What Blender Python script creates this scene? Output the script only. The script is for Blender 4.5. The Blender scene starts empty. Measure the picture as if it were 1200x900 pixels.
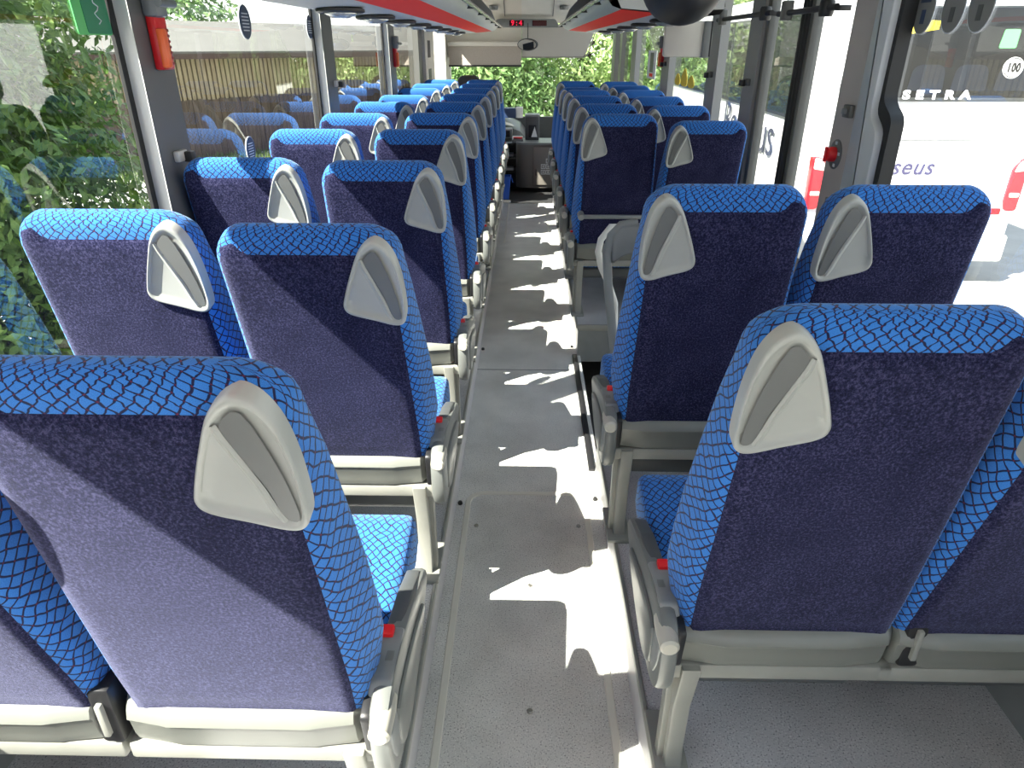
import bpy, bmesh, math, random
from mathutils import Vector, Matrix
from math import sin, cos, pi, sqrt, radians
random.seed(7)
scene = bpy.context.scene
C = scene.collection

# ------------------------------------------------------------------ materials
def newmat(name):
    m = bpy.data.materials.new(name); m.use_nodes = True
    nt = m.node_tree; nt.nodes.clear()
    out = nt.nodes.new('ShaderNodeOutputMaterial')
    return m, nt, out

def N(nt, kind, **kw):
    n = nt.nodes.new(kind)
    for k, v in kw.items():
        if k.startswith('i_'):
            n.inputs[k[2:].replace('_', ' ')].default_value = v
        else:
            setattr(n, k, v)
    return n

def plain(name, col, rough=.5, metal=0.0, noise=0.0, scale=40.0, bump=0.0, spec=.5, coat=0.0):
    m, nt, out = newmat(name)
    b = N(nt, 'ShaderNodeBsdfPrincipled')
    b.inputs['Base Color'].default_value = (*col, 1); b.inputs['Roughness'].default_value = rough
    b.inputs['Metallic'].default_value = metal; b.inputs['Specular IOR Level'].default_value = spec
    b.inputs['Coat Weight'].default_value = coat
    nt.links.new(b.outputs[0], out.inputs[0])
    if noise or bump:
        tc = N(nt, 'ShaderNodeTexCoord'); no = N(nt, 'ShaderNodeTexNoise'); no.inputs['Scale'].default_value = scale
        no.inputs['Detail'].default_value = 4
        nt.links.new(tc.outputs['Object'], no.inputs['Vector'])
        if noise:
            mr = N(nt, 'ShaderNodeMapRange'); mr.inputs[1].default_value = .25; mr.inputs[2].default_value = .75
            mr.inputs[3].default_value = 1 - noise; mr.inputs[4].default_value = 1 + noise
            nt.links.new(no.outputs[0], mr.inputs[0])
            mx = N(nt, 'ShaderNodeMix', data_type='RGBA', blend_type='MULTIPLY'); mx.inputs[0].default_value = 1
            mx.inputs[6].default_value = (*col, 1); nt.links.new(mr.outputs[0], mx.inputs[7])
            nt.links.new(mx.outputs[2], b.inputs['Base Color'])
        if bump:
            bp = N(nt, 'ShaderNodeBump'); bp.inputs['Strength'].default_value = bump; bp.inputs['Distance'].default_value = .004
            nt.links.new(no.outputs[0], bp.inputs['Height']); nt.links.new(bp.outputs[0], b.inputs['Normal'])
    return m

def emis(name, col, strength):
    m, nt, out = newmat(name)
    e = N(nt, 'ShaderNodeEmission'); e.inputs[0].default_value = (*col, 1); e.inputs[1].default_value = strength
    nt.links.new(e.outputs[0], out.inputs[0]); return m

def math_(nt, op, a, b=None, c=None):
    n = N(nt, 'ShaderNodeMath', operation=op)
    for i, v in enumerate((a, b, c)):
        if v is None: continue
        if isinstance(v, (int, float)): n.inputs[i].default_value = v
        else: nt.links.new(v, n.inputs[i])
    return n.outputs[0]

def fabric_mat():
    # woven plush: bright blue with a wavy navy net and little red knots
    m, nt, out = newmat('blue_net_fabric')
    uv = N(nt, 'ShaderNodeUVMap'); uv.uv_map = 'UVMap'
    no = N(nt, 'ShaderNodeTexNoise'); no.inputs['Scale'].default_value = 22; no.inputs['Detail'].default_value = 1.5
    nt.links.new(uv.outputs[0], no.inputs['Vector'])
    sub = N(nt, 'ShaderNodeVectorMath', operation='SUBTRACT'); sub.inputs[1].default_value = (.5, .5, .5)
    nt.links.new(no.outputs['Color'], sub.inputs[0])
    sc = N(nt, 'ShaderNodeVectorMath', operation='SCALE'); sc.inputs['Scale'].default_value = .021
    nt.links.new(sub.outputs[0], sc.inputs[0])
    ad = N(nt, 'ShaderNodeVectorMath', operation='ADD')
    nt.links.new(uv.outputs[0], ad.inputs[0]); nt.links.new(sc.outputs[0], ad.inputs[1])
    sp = N(nt, 'ShaderNodeSeparateXYZ'); nt.links.new(ad.outputs[0], sp.inputs[0])
    P = .0235
    x = math_(nt, 'DIVIDE', sp.outputs[0], P); y = math_(nt, 'DIVIDE', sp.outputs[1], P * 1.15)
    def dist(v):
        f = math_(nt, 'FRACT', v)
        return math_(nt, 'ABSOLUTE', math_(nt, 'SUBTRACT', f, .5))
    da = dist(math_(nt, 'ADD', x, y)); db = dist(math_(nt, 'SUBTRACT', x, y))
    la = N(nt, 'ShaderNodeMapRange', interpolation_type='SMOOTHSTEP'); la.inputs[1].default_value = .06; la.inputs[2].default_value = .115
    nt.links.new(math_(nt, 'MINIMUM', da, db), la.inputs[0])
    mx = N(nt, 'ShaderNodeMix', data_type='RGBA'); nt.links.new(la.outputs[0], mx.inputs[0])
    mx.inputs[6].default_value = (.004, .006, .04, 1)
    n2 = N(nt, 'ShaderNodeTexNoise'); n2.inputs['Scale'].default_value = 900
    nt.links.new(uv.outputs[0], n2.inputs['Vector'])
    cr = N(nt, 'ShaderNodeValToRGB'); cr.color_ramp.elements[0].position = .3; cr.color_ramp.elements[1].position = .7
    cr.color_ramp.elements[0].color = (.012, .095, .36, 1); cr.color_ramp.elements[1].color = (.04, .215, .62, 1)
    nt.links.new(n2.outputs[0], cr.inputs[0]); nt.links.new(cr.outputs[0], mx.inputs[7])
    kn = math_(nt, 'LESS_THAN', math_(nt, 'MAXIMUM', da, db), .07)
    mx2 = N(nt, 'ShaderNodeMix', data_type='RGBA'); nt.links.new(kn, mx2.inputs[0])
    nt.links.new(mx.outputs[2], mx2.inputs[6]); mx2.inputs[7].default_value = (.10, .006, .03, 1)
    b = N(nt, 'ShaderNodeBsdfPrincipled'); b.inputs['Roughness'].default_value = .85
    b.inputs['Specular IOR Level'].default_value = .2
    b.inputs['Sheen Weight'].default_value = .28; b.inputs['Sheen Tint'].default_value = (.6, .8, 1, 1)
    nt.links.new(mx2.outputs[2], b.inputs['Base Color'])
    bp = N(nt, 'ShaderNodeBump'); bp.inputs['Strength'].default_value = .25; bp.inputs['Distance'].default_value = .002
    nt.links.new(la.outputs[0], bp.inputs['Height']); nt.links.new(bp.outputs[0], b.inputs['Normal'])
    nt.links.new(b.outputs[0], out.inputs[0])
    return m

def velour_mat():
    m, nt, out = newmat('navy_velour')
    tc = N(nt, 'ShaderNodeTexCoord')
    n1 = N(nt, 'ShaderNodeTexNoise'); n1.inputs['Scale'].default_value = 210; n1.inputs['Detail'].default_value = 5; n1.inputs['Roughness'].default_value = .75
    n2 = N(nt, 'ShaderNodeTexNoise'); n2.inputs['Scale'].default_value = 9; n2.inputs['Detail'].default_value = 3
    for n in (n1, n2): nt.links.new(tc.outputs['Object'], n.inputs['Vector'])
    s = math_(nt, 'ADD', n1.outputs[0], math_(nt, 'MULTIPLY', math_(nt, 'SUBTRACT', n2.outputs[0], .5), .16))
    cr = N(nt, 'ShaderNodeValToRGB')
    e = cr.color_ramp.elements
    e[0].position = .36; e[0].color = (.0025, .003, .013, 1)
    e[1].position = .64; e[1].color = (.052, .051, .112, 1)
    k = e.new(.5); k.color = (.0105, .0115, .040, 1)
    nt.links.new(s, cr.inputs[0])
    b = N(nt, 'ShaderNodeBsdfPrincipled'); b.inputs['Roughness'].default_value = .95
    b.inputs['Specular IOR Level'].default_value = .1
    b.inputs['Sheen Weight'].default_value = .34; b.inputs['Sheen Roughness'].default_value = .4
    b.inputs['Sheen Tint'].default_value = (.55, .57, .85, 1)
    nt.links.new(cr.outputs[0], b.inputs['Base Color'])
    bp = N(nt, 'ShaderNodeBump'); bp.inputs['Strength'].default_value = .45; bp.inputs['Distance'].default_value = .002
    nt.links.new(n1.outputs[0], bp.inputs['Height']); nt.links.new(bp.outputs[0], b.inputs['Normal'])
    nt.links.new(b.outputs[0], out.inputs[0])
    return m

def floor_mat(name, base, dark, lightc, rough=.35):
    m, nt, out = newmat(name)
    tc = N(nt, 'ShaderNodeTexCoord')
    n1 = N(nt, 'ShaderNodeTexNoise'); n1.inputs['Scale'].default_value = 230; n1.inputs['Detail'].default_value = 2
    n2 = N(nt, 'ShaderNodeTexNoise'); n2.inputs['Scale'].default_value = 5; n2.inputs['Detail'].default_value = 4
    for n in (n1, n2): nt.links.new(tc.outputs['Object'], n.inputs['Vector'])
    cr = N(nt, 'ShaderNodeValToRGB'); e = cr.color_ramp.elements
    e[0].position = .33; e[0].color = (*dark, 1); e[1].position = .68; e[1].color = (*lightc, 1)
    a = e.new(.41); a.color = (*base, 1); a2 = e.new(.6); a2.color = (*base, 1)
    nt.links.new(n1.outputs[0], cr.inputs[0])
    mr = N(nt, 'ShaderNodeMapRange'); mr.inputs[1].default_value = .3; mr.inputs[2].default_value = .7
    mr.inputs[3].default_value = .86; mr.inputs[4].default_value = 1.1
    nt.links.new(n2.outputs[0], mr.inputs[0])
    mx = N(nt, 'ShaderNodeMix', data_type='RGBA', blend_type='MULTIPLY'); mx.inputs[0].default_value = 1
    nt.links.new(cr.outputs[0], mx.inputs[6]); nt.links.new(mr.outputs[0], mx.inputs[7])
    b = N(nt, 'ShaderNodeBsdfPrincipled'); b.inputs['Roughness'].default_value = rough
    b.inputs['Specular IOR Level'].default_value = .4
    nt.links.new(mx.outputs[2], b.inputs['Base Color']); nt.links.new(b.outputs[0], out.inputs[0])
    return m

def glass_mat(name, tint, gain=1.7):
    m, nt, out = newmat(name)
    fr = N(nt, 'ShaderNodeFresnel'); fr.inputs[0].default_value = 1.5
    k = math_(nt, 'MINIMUM', math_(nt, 'MULTIPLY', fr.outputs[0], gain), 1.0)
    t = N(nt, 'ShaderNodeBsdfTransparent'); t.inputs[0].default_value = (*tint, 1)
    g = N(nt, 'ShaderNodeBsdfGlossy'); g.inputs['Roughness'].default_value = 0.0
    mx = N(nt, 'ShaderNodeMixShader')
    nt.links.new(k, mx.inputs[0]); nt.links.new(t.outputs[0], mx.inputs[1]); nt.links.new(g.outputs[0], mx.inputs[2])
    nt.links.new(mx.outputs[0], out.inputs[0]); return m

def leaf_mat(name, c0, c1, c2, scale=1.6):
    m, nt, out = newmat(name)
    tc = N(nt, 'ShaderNodeTexCoord')
    n1 = N(nt, 'ShaderNodeTexNoise'); n1.inputs['Scale'].default_value = scale; n1.inputs['Detail'].default_value = 6
    n1.inputs['Roughness'].default_value = .8
    nt.links.new(tc.outputs['Object'], n1.inputs['Vector'])
    cr = N(nt, 'ShaderNodeValToRGB'); e = cr.color_ramp.elements
    e[0].position = .3; e[0].color = (*c0, 1); e[1].position = .72; e[1].color = (*c2, 1)
    k = e.new(.5); k.color = (*c1, 1)
    nt.links.new(n1.outputs[0], cr.inputs[0])
    d = N(nt, 'ShaderNodeBsdfPrincipled'); d.inputs['Roughness'].default_value = .5
    t = N(nt, 'ShaderNodeBsdfTranslucent')
    nt.links.new(cr.outputs[0], d.inputs['Base Color']); nt.links.new(cr.outputs[0], t.inputs[0])
    mx = N(nt, 'ShaderNodeMixShader'); mx.inputs[0].default_value = .35
    nt.links.new(d.outputs[0], mx.inputs[1]); nt.links.new(t.outputs[0], mx.inputs[2])
    nt.links.new(mx.outputs[0], out.inputs[0]); return m

def board_mat(name, c0, c1, scale):
    m, nt, out = newmat(name)
    tc = N(nt, 'ShaderNodeTexCoord'); mp = N(nt, 'ShaderNodeMapping'); mp.inputs['Scale'].default_value = (scale, scale, .6)
    n1 = N(nt, 'ShaderNodeTexNoise'); n1.inputs['Scale'].default_value = 2.5; n1.inputs['Detail'].default_value = 5
    nt.links.new(tc.outputs['Object'], mp.inputs[0]); nt.links.new(mp.outputs[0], n1.inputs['Vector'])
    cr = N(nt, 'ShaderNodeValToRGB'); e = cr.color_ramp.elements
    e[0].position = .35; e[0].color = (*c0, 1); e[1].position = .65; e[1].color = (*c1, 1)
    nt.links.new(n1.outputs[0], cr.inputs[0])
    b = N(nt, 'ShaderNodeBsdfPrincipled'); b.inputs['Roughness'].default_value = .8
    nt.links.new(cr.outputs[0], b.inputs['Base Color']); nt.links.new(b.outputs[0], out.inputs[0]); return m

FAB = fabric_mat(); VEL = velour_mat()
PL = plain('light_grey_plastic', (.35, .36, .335), .32, noise=.05, scale=12)
PC = plain('console_grey_plastic', (.15, .157, .147), .35, noise=.05, scale=12)
PCV = plain('cover_grey_plastic', (.165, .17, .15), .35, noise=.05, scale=12)
PG = plain('grey_plastic', (.21, .22, .215), .38, noise=.06, scale=15)
PD = plain('dark_grey_plastic', (.075, .08, .08), .4, noise=.08, scale=15)
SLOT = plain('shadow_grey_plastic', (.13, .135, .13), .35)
BLK = plain('black_plastic', (.012, .012, .013), .45)
CREAM = plain('cream_plastic', (.45, .43, .36), .4)
LEGM = plain('painted_leg_metal', (.26, .26, .23), .4, noise=.08, scale=10)
RED = plain('red_plastic', (.75, .015, .02), .3)
ORANGE = plain('orange_plastic', (.95, .16, .04), .3)
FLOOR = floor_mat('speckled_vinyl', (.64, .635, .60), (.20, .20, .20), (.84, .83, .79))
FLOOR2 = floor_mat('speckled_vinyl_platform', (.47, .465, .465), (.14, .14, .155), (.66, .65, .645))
PLINTH = plain('pale_plinth_vinyl', (.55, .54, .55), .4, noise=.06, scale=20)
TRIMB = plain('beige_hatch_trim', (.68, .66, .58), .45)
SCREW = plain('screw_metal', (.35, .34, .3), .3, metal=.8)
DFLOOR = plain('dark_floor_mat', (.022, .022, .022), .6, noise=.3, scale=60)
POSTG = plain('post_grey', (.13, .13, .125), .45, noise=.05, scale=5)
POSTL = plain('post_light', (.66, .66, .62), .4)
POSTB = plain('post_brown_grey', (.42, .38, .35), .4, noise=.06, scale=5)
DOORG = plain('door_post_dark', (.11, .11, .10), .4)
RUB = plain('rubber_seal', (.01, .01, .01), .6)
GLASS = glass_mat('window_glass', (.96, .985, .965), 1.7)
GLASSF = glass_mat('windscreen_glass', (.95, .98, .95), 1.0)
CEIL = plain('ceiling_lining', (.72, .71, .66), .6, noise=.04, scale=8)
RACK = plain('rack_shell_grey', (.50, .51, .50), .4, noise=.03, scale=6)
RACKD = plain('rack_dark_lining', (.06, .06, .055), .7)
STRIPE = plain('red_stripe', (.95, .035, .02), .6, spec=.15)
CHROME = plain('satin_rail', (.62, .62, .58), .25, metal=.6)
BEIGE = plain('beige_lining', (.70, .66, .58), .6, noise=.03, scale=8)
BLIND = plain('blind_fabric', (.42, .37, .32), .8, noise=.05, scale=60)
PANELG = plain('front_panel_grey', (.52, .50, .46), .6)
MIRROR = plain('mirror_glass', (.6, .62, .62), .02, metal=1)
LED = emis('red_digits', (1, .02, .06), 1.3)
LEDOFF = plain('dark_display', (.06, .012, .012), .2)
WHITE = plain('white_paint', (.86, .86, .87), .25, coat=.3)
BGLASS = plain('bus_dark_glass', (.02, .022, .022), .03, spec=.8)
NAVYINK = plain('navy_lettering', (.03, .035, .06), .5)
LILAC = plain('lilac_lettering', (.06, .055, .12), .5)
YELLOW = plain('yellow_emblem', (.9, .65, .03), .5)
GREENSIGN = plain('green_sign', (.015, .22, .10), .4)
GREENLT = plain('pale_green_sign_edge', (.12, .55, .16), .4)
NAVYST = plain('navy_sticker', (.03, .05, .11), .4)
GREYST = plain('grey_sticker_back', (.22, .22, .21), .6)
PALE = plain('sticker_print', (.75, .77, .8), .5)
BLUEBIN = plain('blue_bin_plastic', (.015, .10, .55), .35)
CABM = plain('cabinet_taupe', (.16, .145, .125), .45, noise=.04, scale=8)
CABL = plain('cabinet_door_taupe', (.21, .19, .165), .45)
PAPER = plain('paper', (.8, .8, .78), .6)
LENSC = plain('clear_lens', (.7, .68, .6), .15)
LENSR = plain('red_lens', (.75, .02, .03), .15, coat=.5)
SEATB = plain('far_seat_cloth', (.16, .20, .32), .8)
BARK = plain('bark', (.07, .05, .035), .9, noise=.3, scale=8)
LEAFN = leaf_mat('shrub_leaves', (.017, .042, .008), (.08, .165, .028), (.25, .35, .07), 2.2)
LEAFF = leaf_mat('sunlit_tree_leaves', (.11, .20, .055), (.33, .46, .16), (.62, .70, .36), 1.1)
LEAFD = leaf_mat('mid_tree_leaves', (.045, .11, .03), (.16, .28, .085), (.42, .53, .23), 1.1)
ASPH = plain('pale_asphalt', (.30, .29, .27), .85, noise=.12, scale=3)
GRASS = leaf_mat('grass_verge', (.04, .08, .016), (.10, .16, .035), (.19, .25, .08), 3)
SLAT = board_mat('cream_boards', (.22, .17, .095), (.29, .235, .14), 3)
DBOARD = board_mat('weathered_boards', (.045, .031, .02), (.10, .07, .045), 6)
GAPM = plain('board_shadow', (.08, .055, .025), .9)
FASC = plain('brown_fascia', (.05, .022, .015), .7)
ROOFM = plain('roof_felt', (.10, .096, .085), .85, noise=.08, scale=1.5)

# ------------------------------------------------------------------ mesh helpers
class MB:
    def __init__(self): self.v = []; self.f = []; self.m = []; self.uv = []
    def face(self, idx, mat=0, uv=None):
        self.f.append(tuple(idx)); self.m.append(mat); self.uv.append(uv)
    def quadgrid(self, rows, mat=0, closed=False, flip=False, uvs=None):
        base = len(self.v); n = len(rows[0])
        for r in rows: self.v.extend([tuple(p) for p in r])
        for i in range(len(rows) - 1):
            for j in range(n if closed else n - 1):
                j2 = (j + 1) % n
                q = [base + i*n + j, base + i*n + j2, base + (i+1)*n + j2, base + (i+1)*n + j]
                u = None
                if uvs:
                    jj = j + 1
                    u = [uvs[i][j], uvs[i][jj], uvs[i+1][jj], uvs[i+1][j]]
                if flip: q.reverse(); u = u[::-1] if u else None
                mm = mat(i, j) if callable(mat) else mat
                self.face(q, mm, u)
        return base
    def loft(self, secs, mat=0, cap0=True, cap1=True, flip=False):
        # secs: list of closed loops with equal counts; uv in metres along the loop and along the loft
        n = len(secs[0]); uvs = []; along = 0.0
        mid = secs[len(secs)//2]
        arc = [0.0]
        for j in range(n): arc.append(arc[-1] + (Vector(mid[(j+1) % n]) - Vector(mid[j])).length)
        for i, s in enumerate(secs):
            if i: along += max((Vector(s[j]) - Vector(secs[i-1][j])).length for j in range(n))
            uvs.append([(arc[j], along) for j in range(n + 1)])
        b = self.quadgrid(secs, mat, closed=True, flip=flip, uvs=uvs)
        m0 = mat if not callable(mat) else 0
        for cap, s, i0 in ((cap0, secs[0], b), (cap1, secs[-1], b + (len(secs)-1)*n)):
            if cap:
                idx = [i0 + j for j in range(n)]
                uvq = [(secs[0][j][0], s[j][1] + s[j][2]) for j in range(n)]
                uvq = [(s[j][0] + .31, s[j][1] + s[j][2]) for j in range(n)]
                if (i0 == b) != flip: idx.reverse(); uvq.reverse()
                self.face(idx, m0, uvq)
    def box(self, x0, x1, y0, y1, z0, z1, mat=0, faces=None):
        b = len(self.v)
        self.v += [(x0,y0,z0),(x1,y0,z0),(x1,y1,z0),(x0,y1,z0),(x0,y0,z1),(x1,y0,z1),(x1,y1,z1),(x0,y1,z1)]
        fs = dict(bot=(0,3,2,1), top=(4,5,6,7), rear=(0,1,5,4), right=(1,2,6,5), front=(2,3,7,6), left=(3,0,4,7))
        for k, f in fs.items():
            mm = mat
            if isinstance(mat, dict): mm = mat.get(k, mat.get('*', 0))
            self.face([b + i for i in f], mm)
    def bbox(self, x0, x1, y0, y1, z0, z1, r=.005, seg=2, mat=0, rot=None, pivot=None):
        # bevelled box
        bm = bmesh.new()
        bmesh.ops.create_cube(bm, size=1)
        for v in bm.verts:
            v.co = Vector(((x0+x1)/2 + v.co.x*(x1-x0), (y0+y1)/2 + v.co.y*(y1-y0), (z0+z1)/2 + v.co.z*(z1-z0)))
        r = min(r, (x1-x0)*.49, (y1-y0)*.49, (z1-z0)*.49)
        bmesh.ops.bevel(bm, geom=bm.edges[:], offset=r, segments=seg, affect='EDGES', profile=.5)
        if rot is not None:
            p = Vector(pivot) if pivot else Vector(((x0+x1)/2, (y0+y1)/2, (z0+z1)/2))
            for v in bm.verts: v.co = p + rot @ (v.co - p)
        self.add_bm(bm, mat)
    def add_bm(self, bm, mat=0):
        b = len(self.v); bm.verts.ensure_lookup_table(); bm.verts.index_update()
        self.v += [tuple(v.co) for v in bm.verts]
        for f in bm.faces: self.face([b + v.index for v in f.verts], mat)
        bm.free()
    def tube(self, pts, r, seg=10, mat=0, cap=True):
        pts = [Vector(p) for p in pts]; secs = []
        up = Vector((0, 0, 1)); prev = None
        for i, p in enumerate(pts):
            t = (pts[min(i+1, len(pts)-1)] - pts[max(i-1, 0)]).normalized()
            if prev is None:
                a = t.cross(up if abs(t.z) < .9 else Vector((0, 1, 0))).normalized()
            else:
                a = (prev - t * prev.dot(t)).normalized()
            prev = a; b = t.cross(a)
            rr = r[i] if isinstance(r, (list, tuple)) else r
            secs.append([tuple(p + a*(rr*cos(2*pi*k/seg)) + b*(rr*sin(2*pi*k/seg))) for k in range(seg)])
        self.loft(secs, mat, cap, cap, flip=False)
    def prism(self, poly, axis, a0, a1, mat=0, bev=0.0, capmat=None):
        # poly in the two other axes, extruded along axis ('x','y','z'), rounded faces if bev
        def mk(a, s):
            cx = sum(p[0] for p in poly)/len(poly); cy = sum(p[1] for p in poly)/len(poly)
            out = []
            n = len(poly)
            for i, p in enumerate(poly):
                if s:
                    e1 = Vector(poly[i]) - Vector(poly[i-1]); e2 = Vector(poly[(i+1) % n]) - Vector(poly[i])
                    n1 = Vector((e1.y, -e1.x)); n2 = Vector((e2.y, -e2.x))
                    nn = (n1.normalized() if n1.length else n1) + (n2.normalized() if n2.length else n2)
                    if nn.length: nn.normalize()
                    q = Vector(p) - nn * s * sgn
                else: q = Vector(p)
                out.append({'x': (a, q.x, q.y), 'y': (q.x, a, q.y), 'z': (q.x, q.y, a)}[axis])
            return out
        area = sum(poly[i-1][0]*poly[i][1] - poly[i][0]*poly[i-1][1] for i in range(len(poly)))
        sgn = 1 if area > 0 else -1
        if bev:
            d = bev if a1 > a0 else -bev
            secs = [mk(a0, bev), mk(a0 + d*.3, bev*.3), mk(a0 + d, 0), mk(a1 - d, 0), mk(a1 - d*.3, bev*.3), mk(a1, bev)]
        else: secs = [mk(a0, 0), mk(a1, 0)]
        fl = (axis == 'y')
        if (area < 0): fl = not fl
        if a1 < a0: fl = not fl
        self.loft(secs, mat, flip=fl)
    def lathe(self, prof, center, axis='z', seg=20, mat=0):
        secs = []
        c = Vector(center)
        for r, h in prof:
            ring = []
            for k in range(seg):
                a = 2*pi*k/seg; p = (r*cos(a), r*sin(a), h)
                if axis == 'x': p = (h, r*cos(a), r*sin(a))
                if axis == 'y': p = (r*sin(a), h, r*cos(a))
                ring.append(tuple(c + Vector(p)))
            secs.append(ring)
        self.loft(secs, mat)
    def build(self, name, mats, parent=None, smooth=40, loc=None, kind=None):
        me = bpy.data.meshes.new(name)
        me.from_pydata([tuple(p) for p in self.v], [], self.f)
        if not isinstance(mats, (list, tuple)): mats = [mats]
        for m in mats: me.materials.append(m)
        me.polygons.foreach_set('material_index', self.m)
        if any(u for u in self.uv):
            ul = me.uv_layers.new(name='UVMap')
            k = 0
            flat = []
            for f, u in zip(self.f, self.uv):
                flat += u if u else [(0, 0)] * len(f)
            for i, (a, b) in enumerate(flat): ul.data[i].uv = (a, b)
        me.polygons.foreach_set('use_smooth', [smooth > 0] * len(me.polygons))
        me.update()
        if smooth > 0:
            me.set_sharp_from_angle(angle=radians(smooth))
        o = bpy.data.objects.new(name, me); C.objects.link(o)
        if parent: o.parent = parent
        if loc: o.location = loc
        if kind: o['kind'] = kind
        return o

def tag(o, label, cat, group=None, kind=None):
    o['label'] = label; o['category'] = cat
    if group: o['group'] = group
    if kind: o['kind'] = kind
    return o
def empty(name, loc=(0, 0, 0), rz=0):
    o = bpy.data.objects.new(name, None); o.location = loc; o.rotation_euler = (0, 0, rz)
    o.empty_display_size = .1; C.objects.link(o); return o
def copy_tree(o, parent=None):
    c = o.copy(); C.objects.link(c); c.parent = parent
    for ch in list(o.children): copy_tree(ch, c)
    return c
def roundpoly(pts, rad, seg=5):
    out = []; n = len(pts)
    for i in range(n):
        p = Vector(pts[i]); a = Vector(pts[i-1]); b = Vector(pts[(i+1) % n])
        r = rad[i] if isinstance(rad, (list, tuple)) else rad
        d1 = (a - p); d2 = (b - p)
        l = min(r, d1.length*.49, d2.length*.49)
        p1 = p + d1.normalized()*l; p2 = p + d2.normalized()*l
        for k in range(seg + 1):
            t = k/seg
            out.append(tuple((1-t)**2*p1 + 2*t*(1-t)*p + t*t*p2))
    return out
def catmull(pts, seg=5):
    out = []; n = len(pts)
    for i in range(n):
        p0, p1, p2, p3 = (Vector(pts[(i+k-1) % n]) for k in range(4))
        for k in range(seg):
            t = k/seg
            out.append(tuple(.5*((2*p1) + (p2-p0)*t + (2*p0-5*p1+4*p2-p3)*t*t + (3*p1-p0-3*p2+p3)*t**3)))
    return out
def ellipse(cx, cy, rx, ry, n=28): return [(cx + rx*cos(2*pi*k/n), cy + ry*sin(2*pi*k/n)) for k in range(n)]

def text_mesh(name, body, size, mat, parent, M, extrude=.002, shear=0.0, space=1.0, align='CENTER', offset=0.0):
    cu = bpy.data.curves.new(name, 'FONT'); cu.body = body; cu.size = size; cu.extrude = extrude
    cu.shear = shear; cu.space_character = space; cu.align_x = align; cu.align_y = 'CENTER'; cu.offset = offset
    t = bpy.data.objects.new(name, cu); C.objects.link(t)
    dg = bpy.context.evaluated_depsgraph_get()
    me = bpy.data.meshes.new_from_object(t.evaluated_get(dg))
    bpy.data.objects.remove(t); bpy.data.curves.remove(cu)
    me.materials.clear(); me.materials.append(mat)
    o = bpy.data.objects.new(name, me); C.objects.link(o)
    if parent: o.parent = parent
    o.matrix_local = M
    return o

# ------------------------------------------------------------------ camera, sun, sky
f_px, TH, PS, H = 800., .459, -.0208, 1.735
cam = bpy.data.cameras.new('camera'); camo = bpy.data.objects.new('camera', cam); C.objects.link(camo)
cam.sensor_width = 36; cam.sensor_fit = 'HORIZONTAL'; cam.lens = 36 * f_px / 1200; cam.clip_start = .05; cam.clip_end = 300
fw = Vector((sin(PS)*cos(TH), cos(PS)*cos(TH), -sin(TH)))
camo.location = (0, 0, H); camo.rotation_euler = fw.to_track_quat('-Z', 'Y').to_euler()
scene.camera = camo

sun = bpy.data.lights.new('sun', 'SUN'); sun.energy = 29; sun.angle = radians(.55); sun.color = (1, .955, .87)
suno = bpy.data.objects.new('sun', sun); C.objects.link(suno)
suno.rotation_euler = Vector((1, .74, -1.38)).to_track_quat('-Z', 'Y').to_euler(); suno.location = (-6, -5, 12)
w = bpy.data.worlds.new('sky'); scene.world = w; w.use_nodes = True
nt = w.node_tree; nt.nodes.clear()
wo = N(nt, 'ShaderNodeOutputWorld'); bg = N(nt, 'ShaderNodeBackground')
tc = N(nt, 'ShaderNodeTexCoord'); spz = N(nt, 'ShaderNodeSeparateXYZ'); nt.links.new(tc.outputs['Generated'], spz.inputs[0])
cr = N(nt, 'ShaderNodeValToRGB'); cr.color_ramp.elements[0].position = .0; cr.color_ramp.elements[0].color = (1, .99, .97, 1)
cr.color_ramp.elements[1].position = .7; cr.color_ramp.elements[1].color = (.62, .78, 1, 1)
nt.links.new(spz.outputs[2], cr.inputs[0]); nt.links.new(cr.outputs[0], bg.inputs[0])
bg.inputs[1].default_value = 2.5
nt.links.new(bg.outputs[0], wo.inputs[0])
scene.view_settings.view_transform = 'Standard'; scene.view_settings.look = 'None'
scene.view_settings.exposure = 0.0; scene.view_settings.gamma = 1.0
scene.cycles.use_denoising = True
scene.cycles.max_bounces = 10; scene.cycles.diffuse_bounces = 5; scene.cycles.transparent_max_bounces = 16
scene.cycles.sample_clamp_indirect = 6

# ------------------------------------------------------------------ bus seats
ZB, PZ = .66, .20          # hinge height above the aisle floor, platform height
HB = ZB - PZ               # hinge height above the platform
U = .755; DEP = .105
def hw_rear(u):  # rear half width before corner rounding
    return .221 - .012*(u/U) - .004*(1 - min(u/.1, 1))
def corner(u, r):
    k = u - (U - r)
    return 0 if k <= 0 else r - sqrt(max(r*r - k*k, 0))
def flare(u, amt):
    return amt * (1 - .85*max(0, min(1, (u - .25)/.40))) * (.35 + .65*min(1, u/.12))

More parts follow.
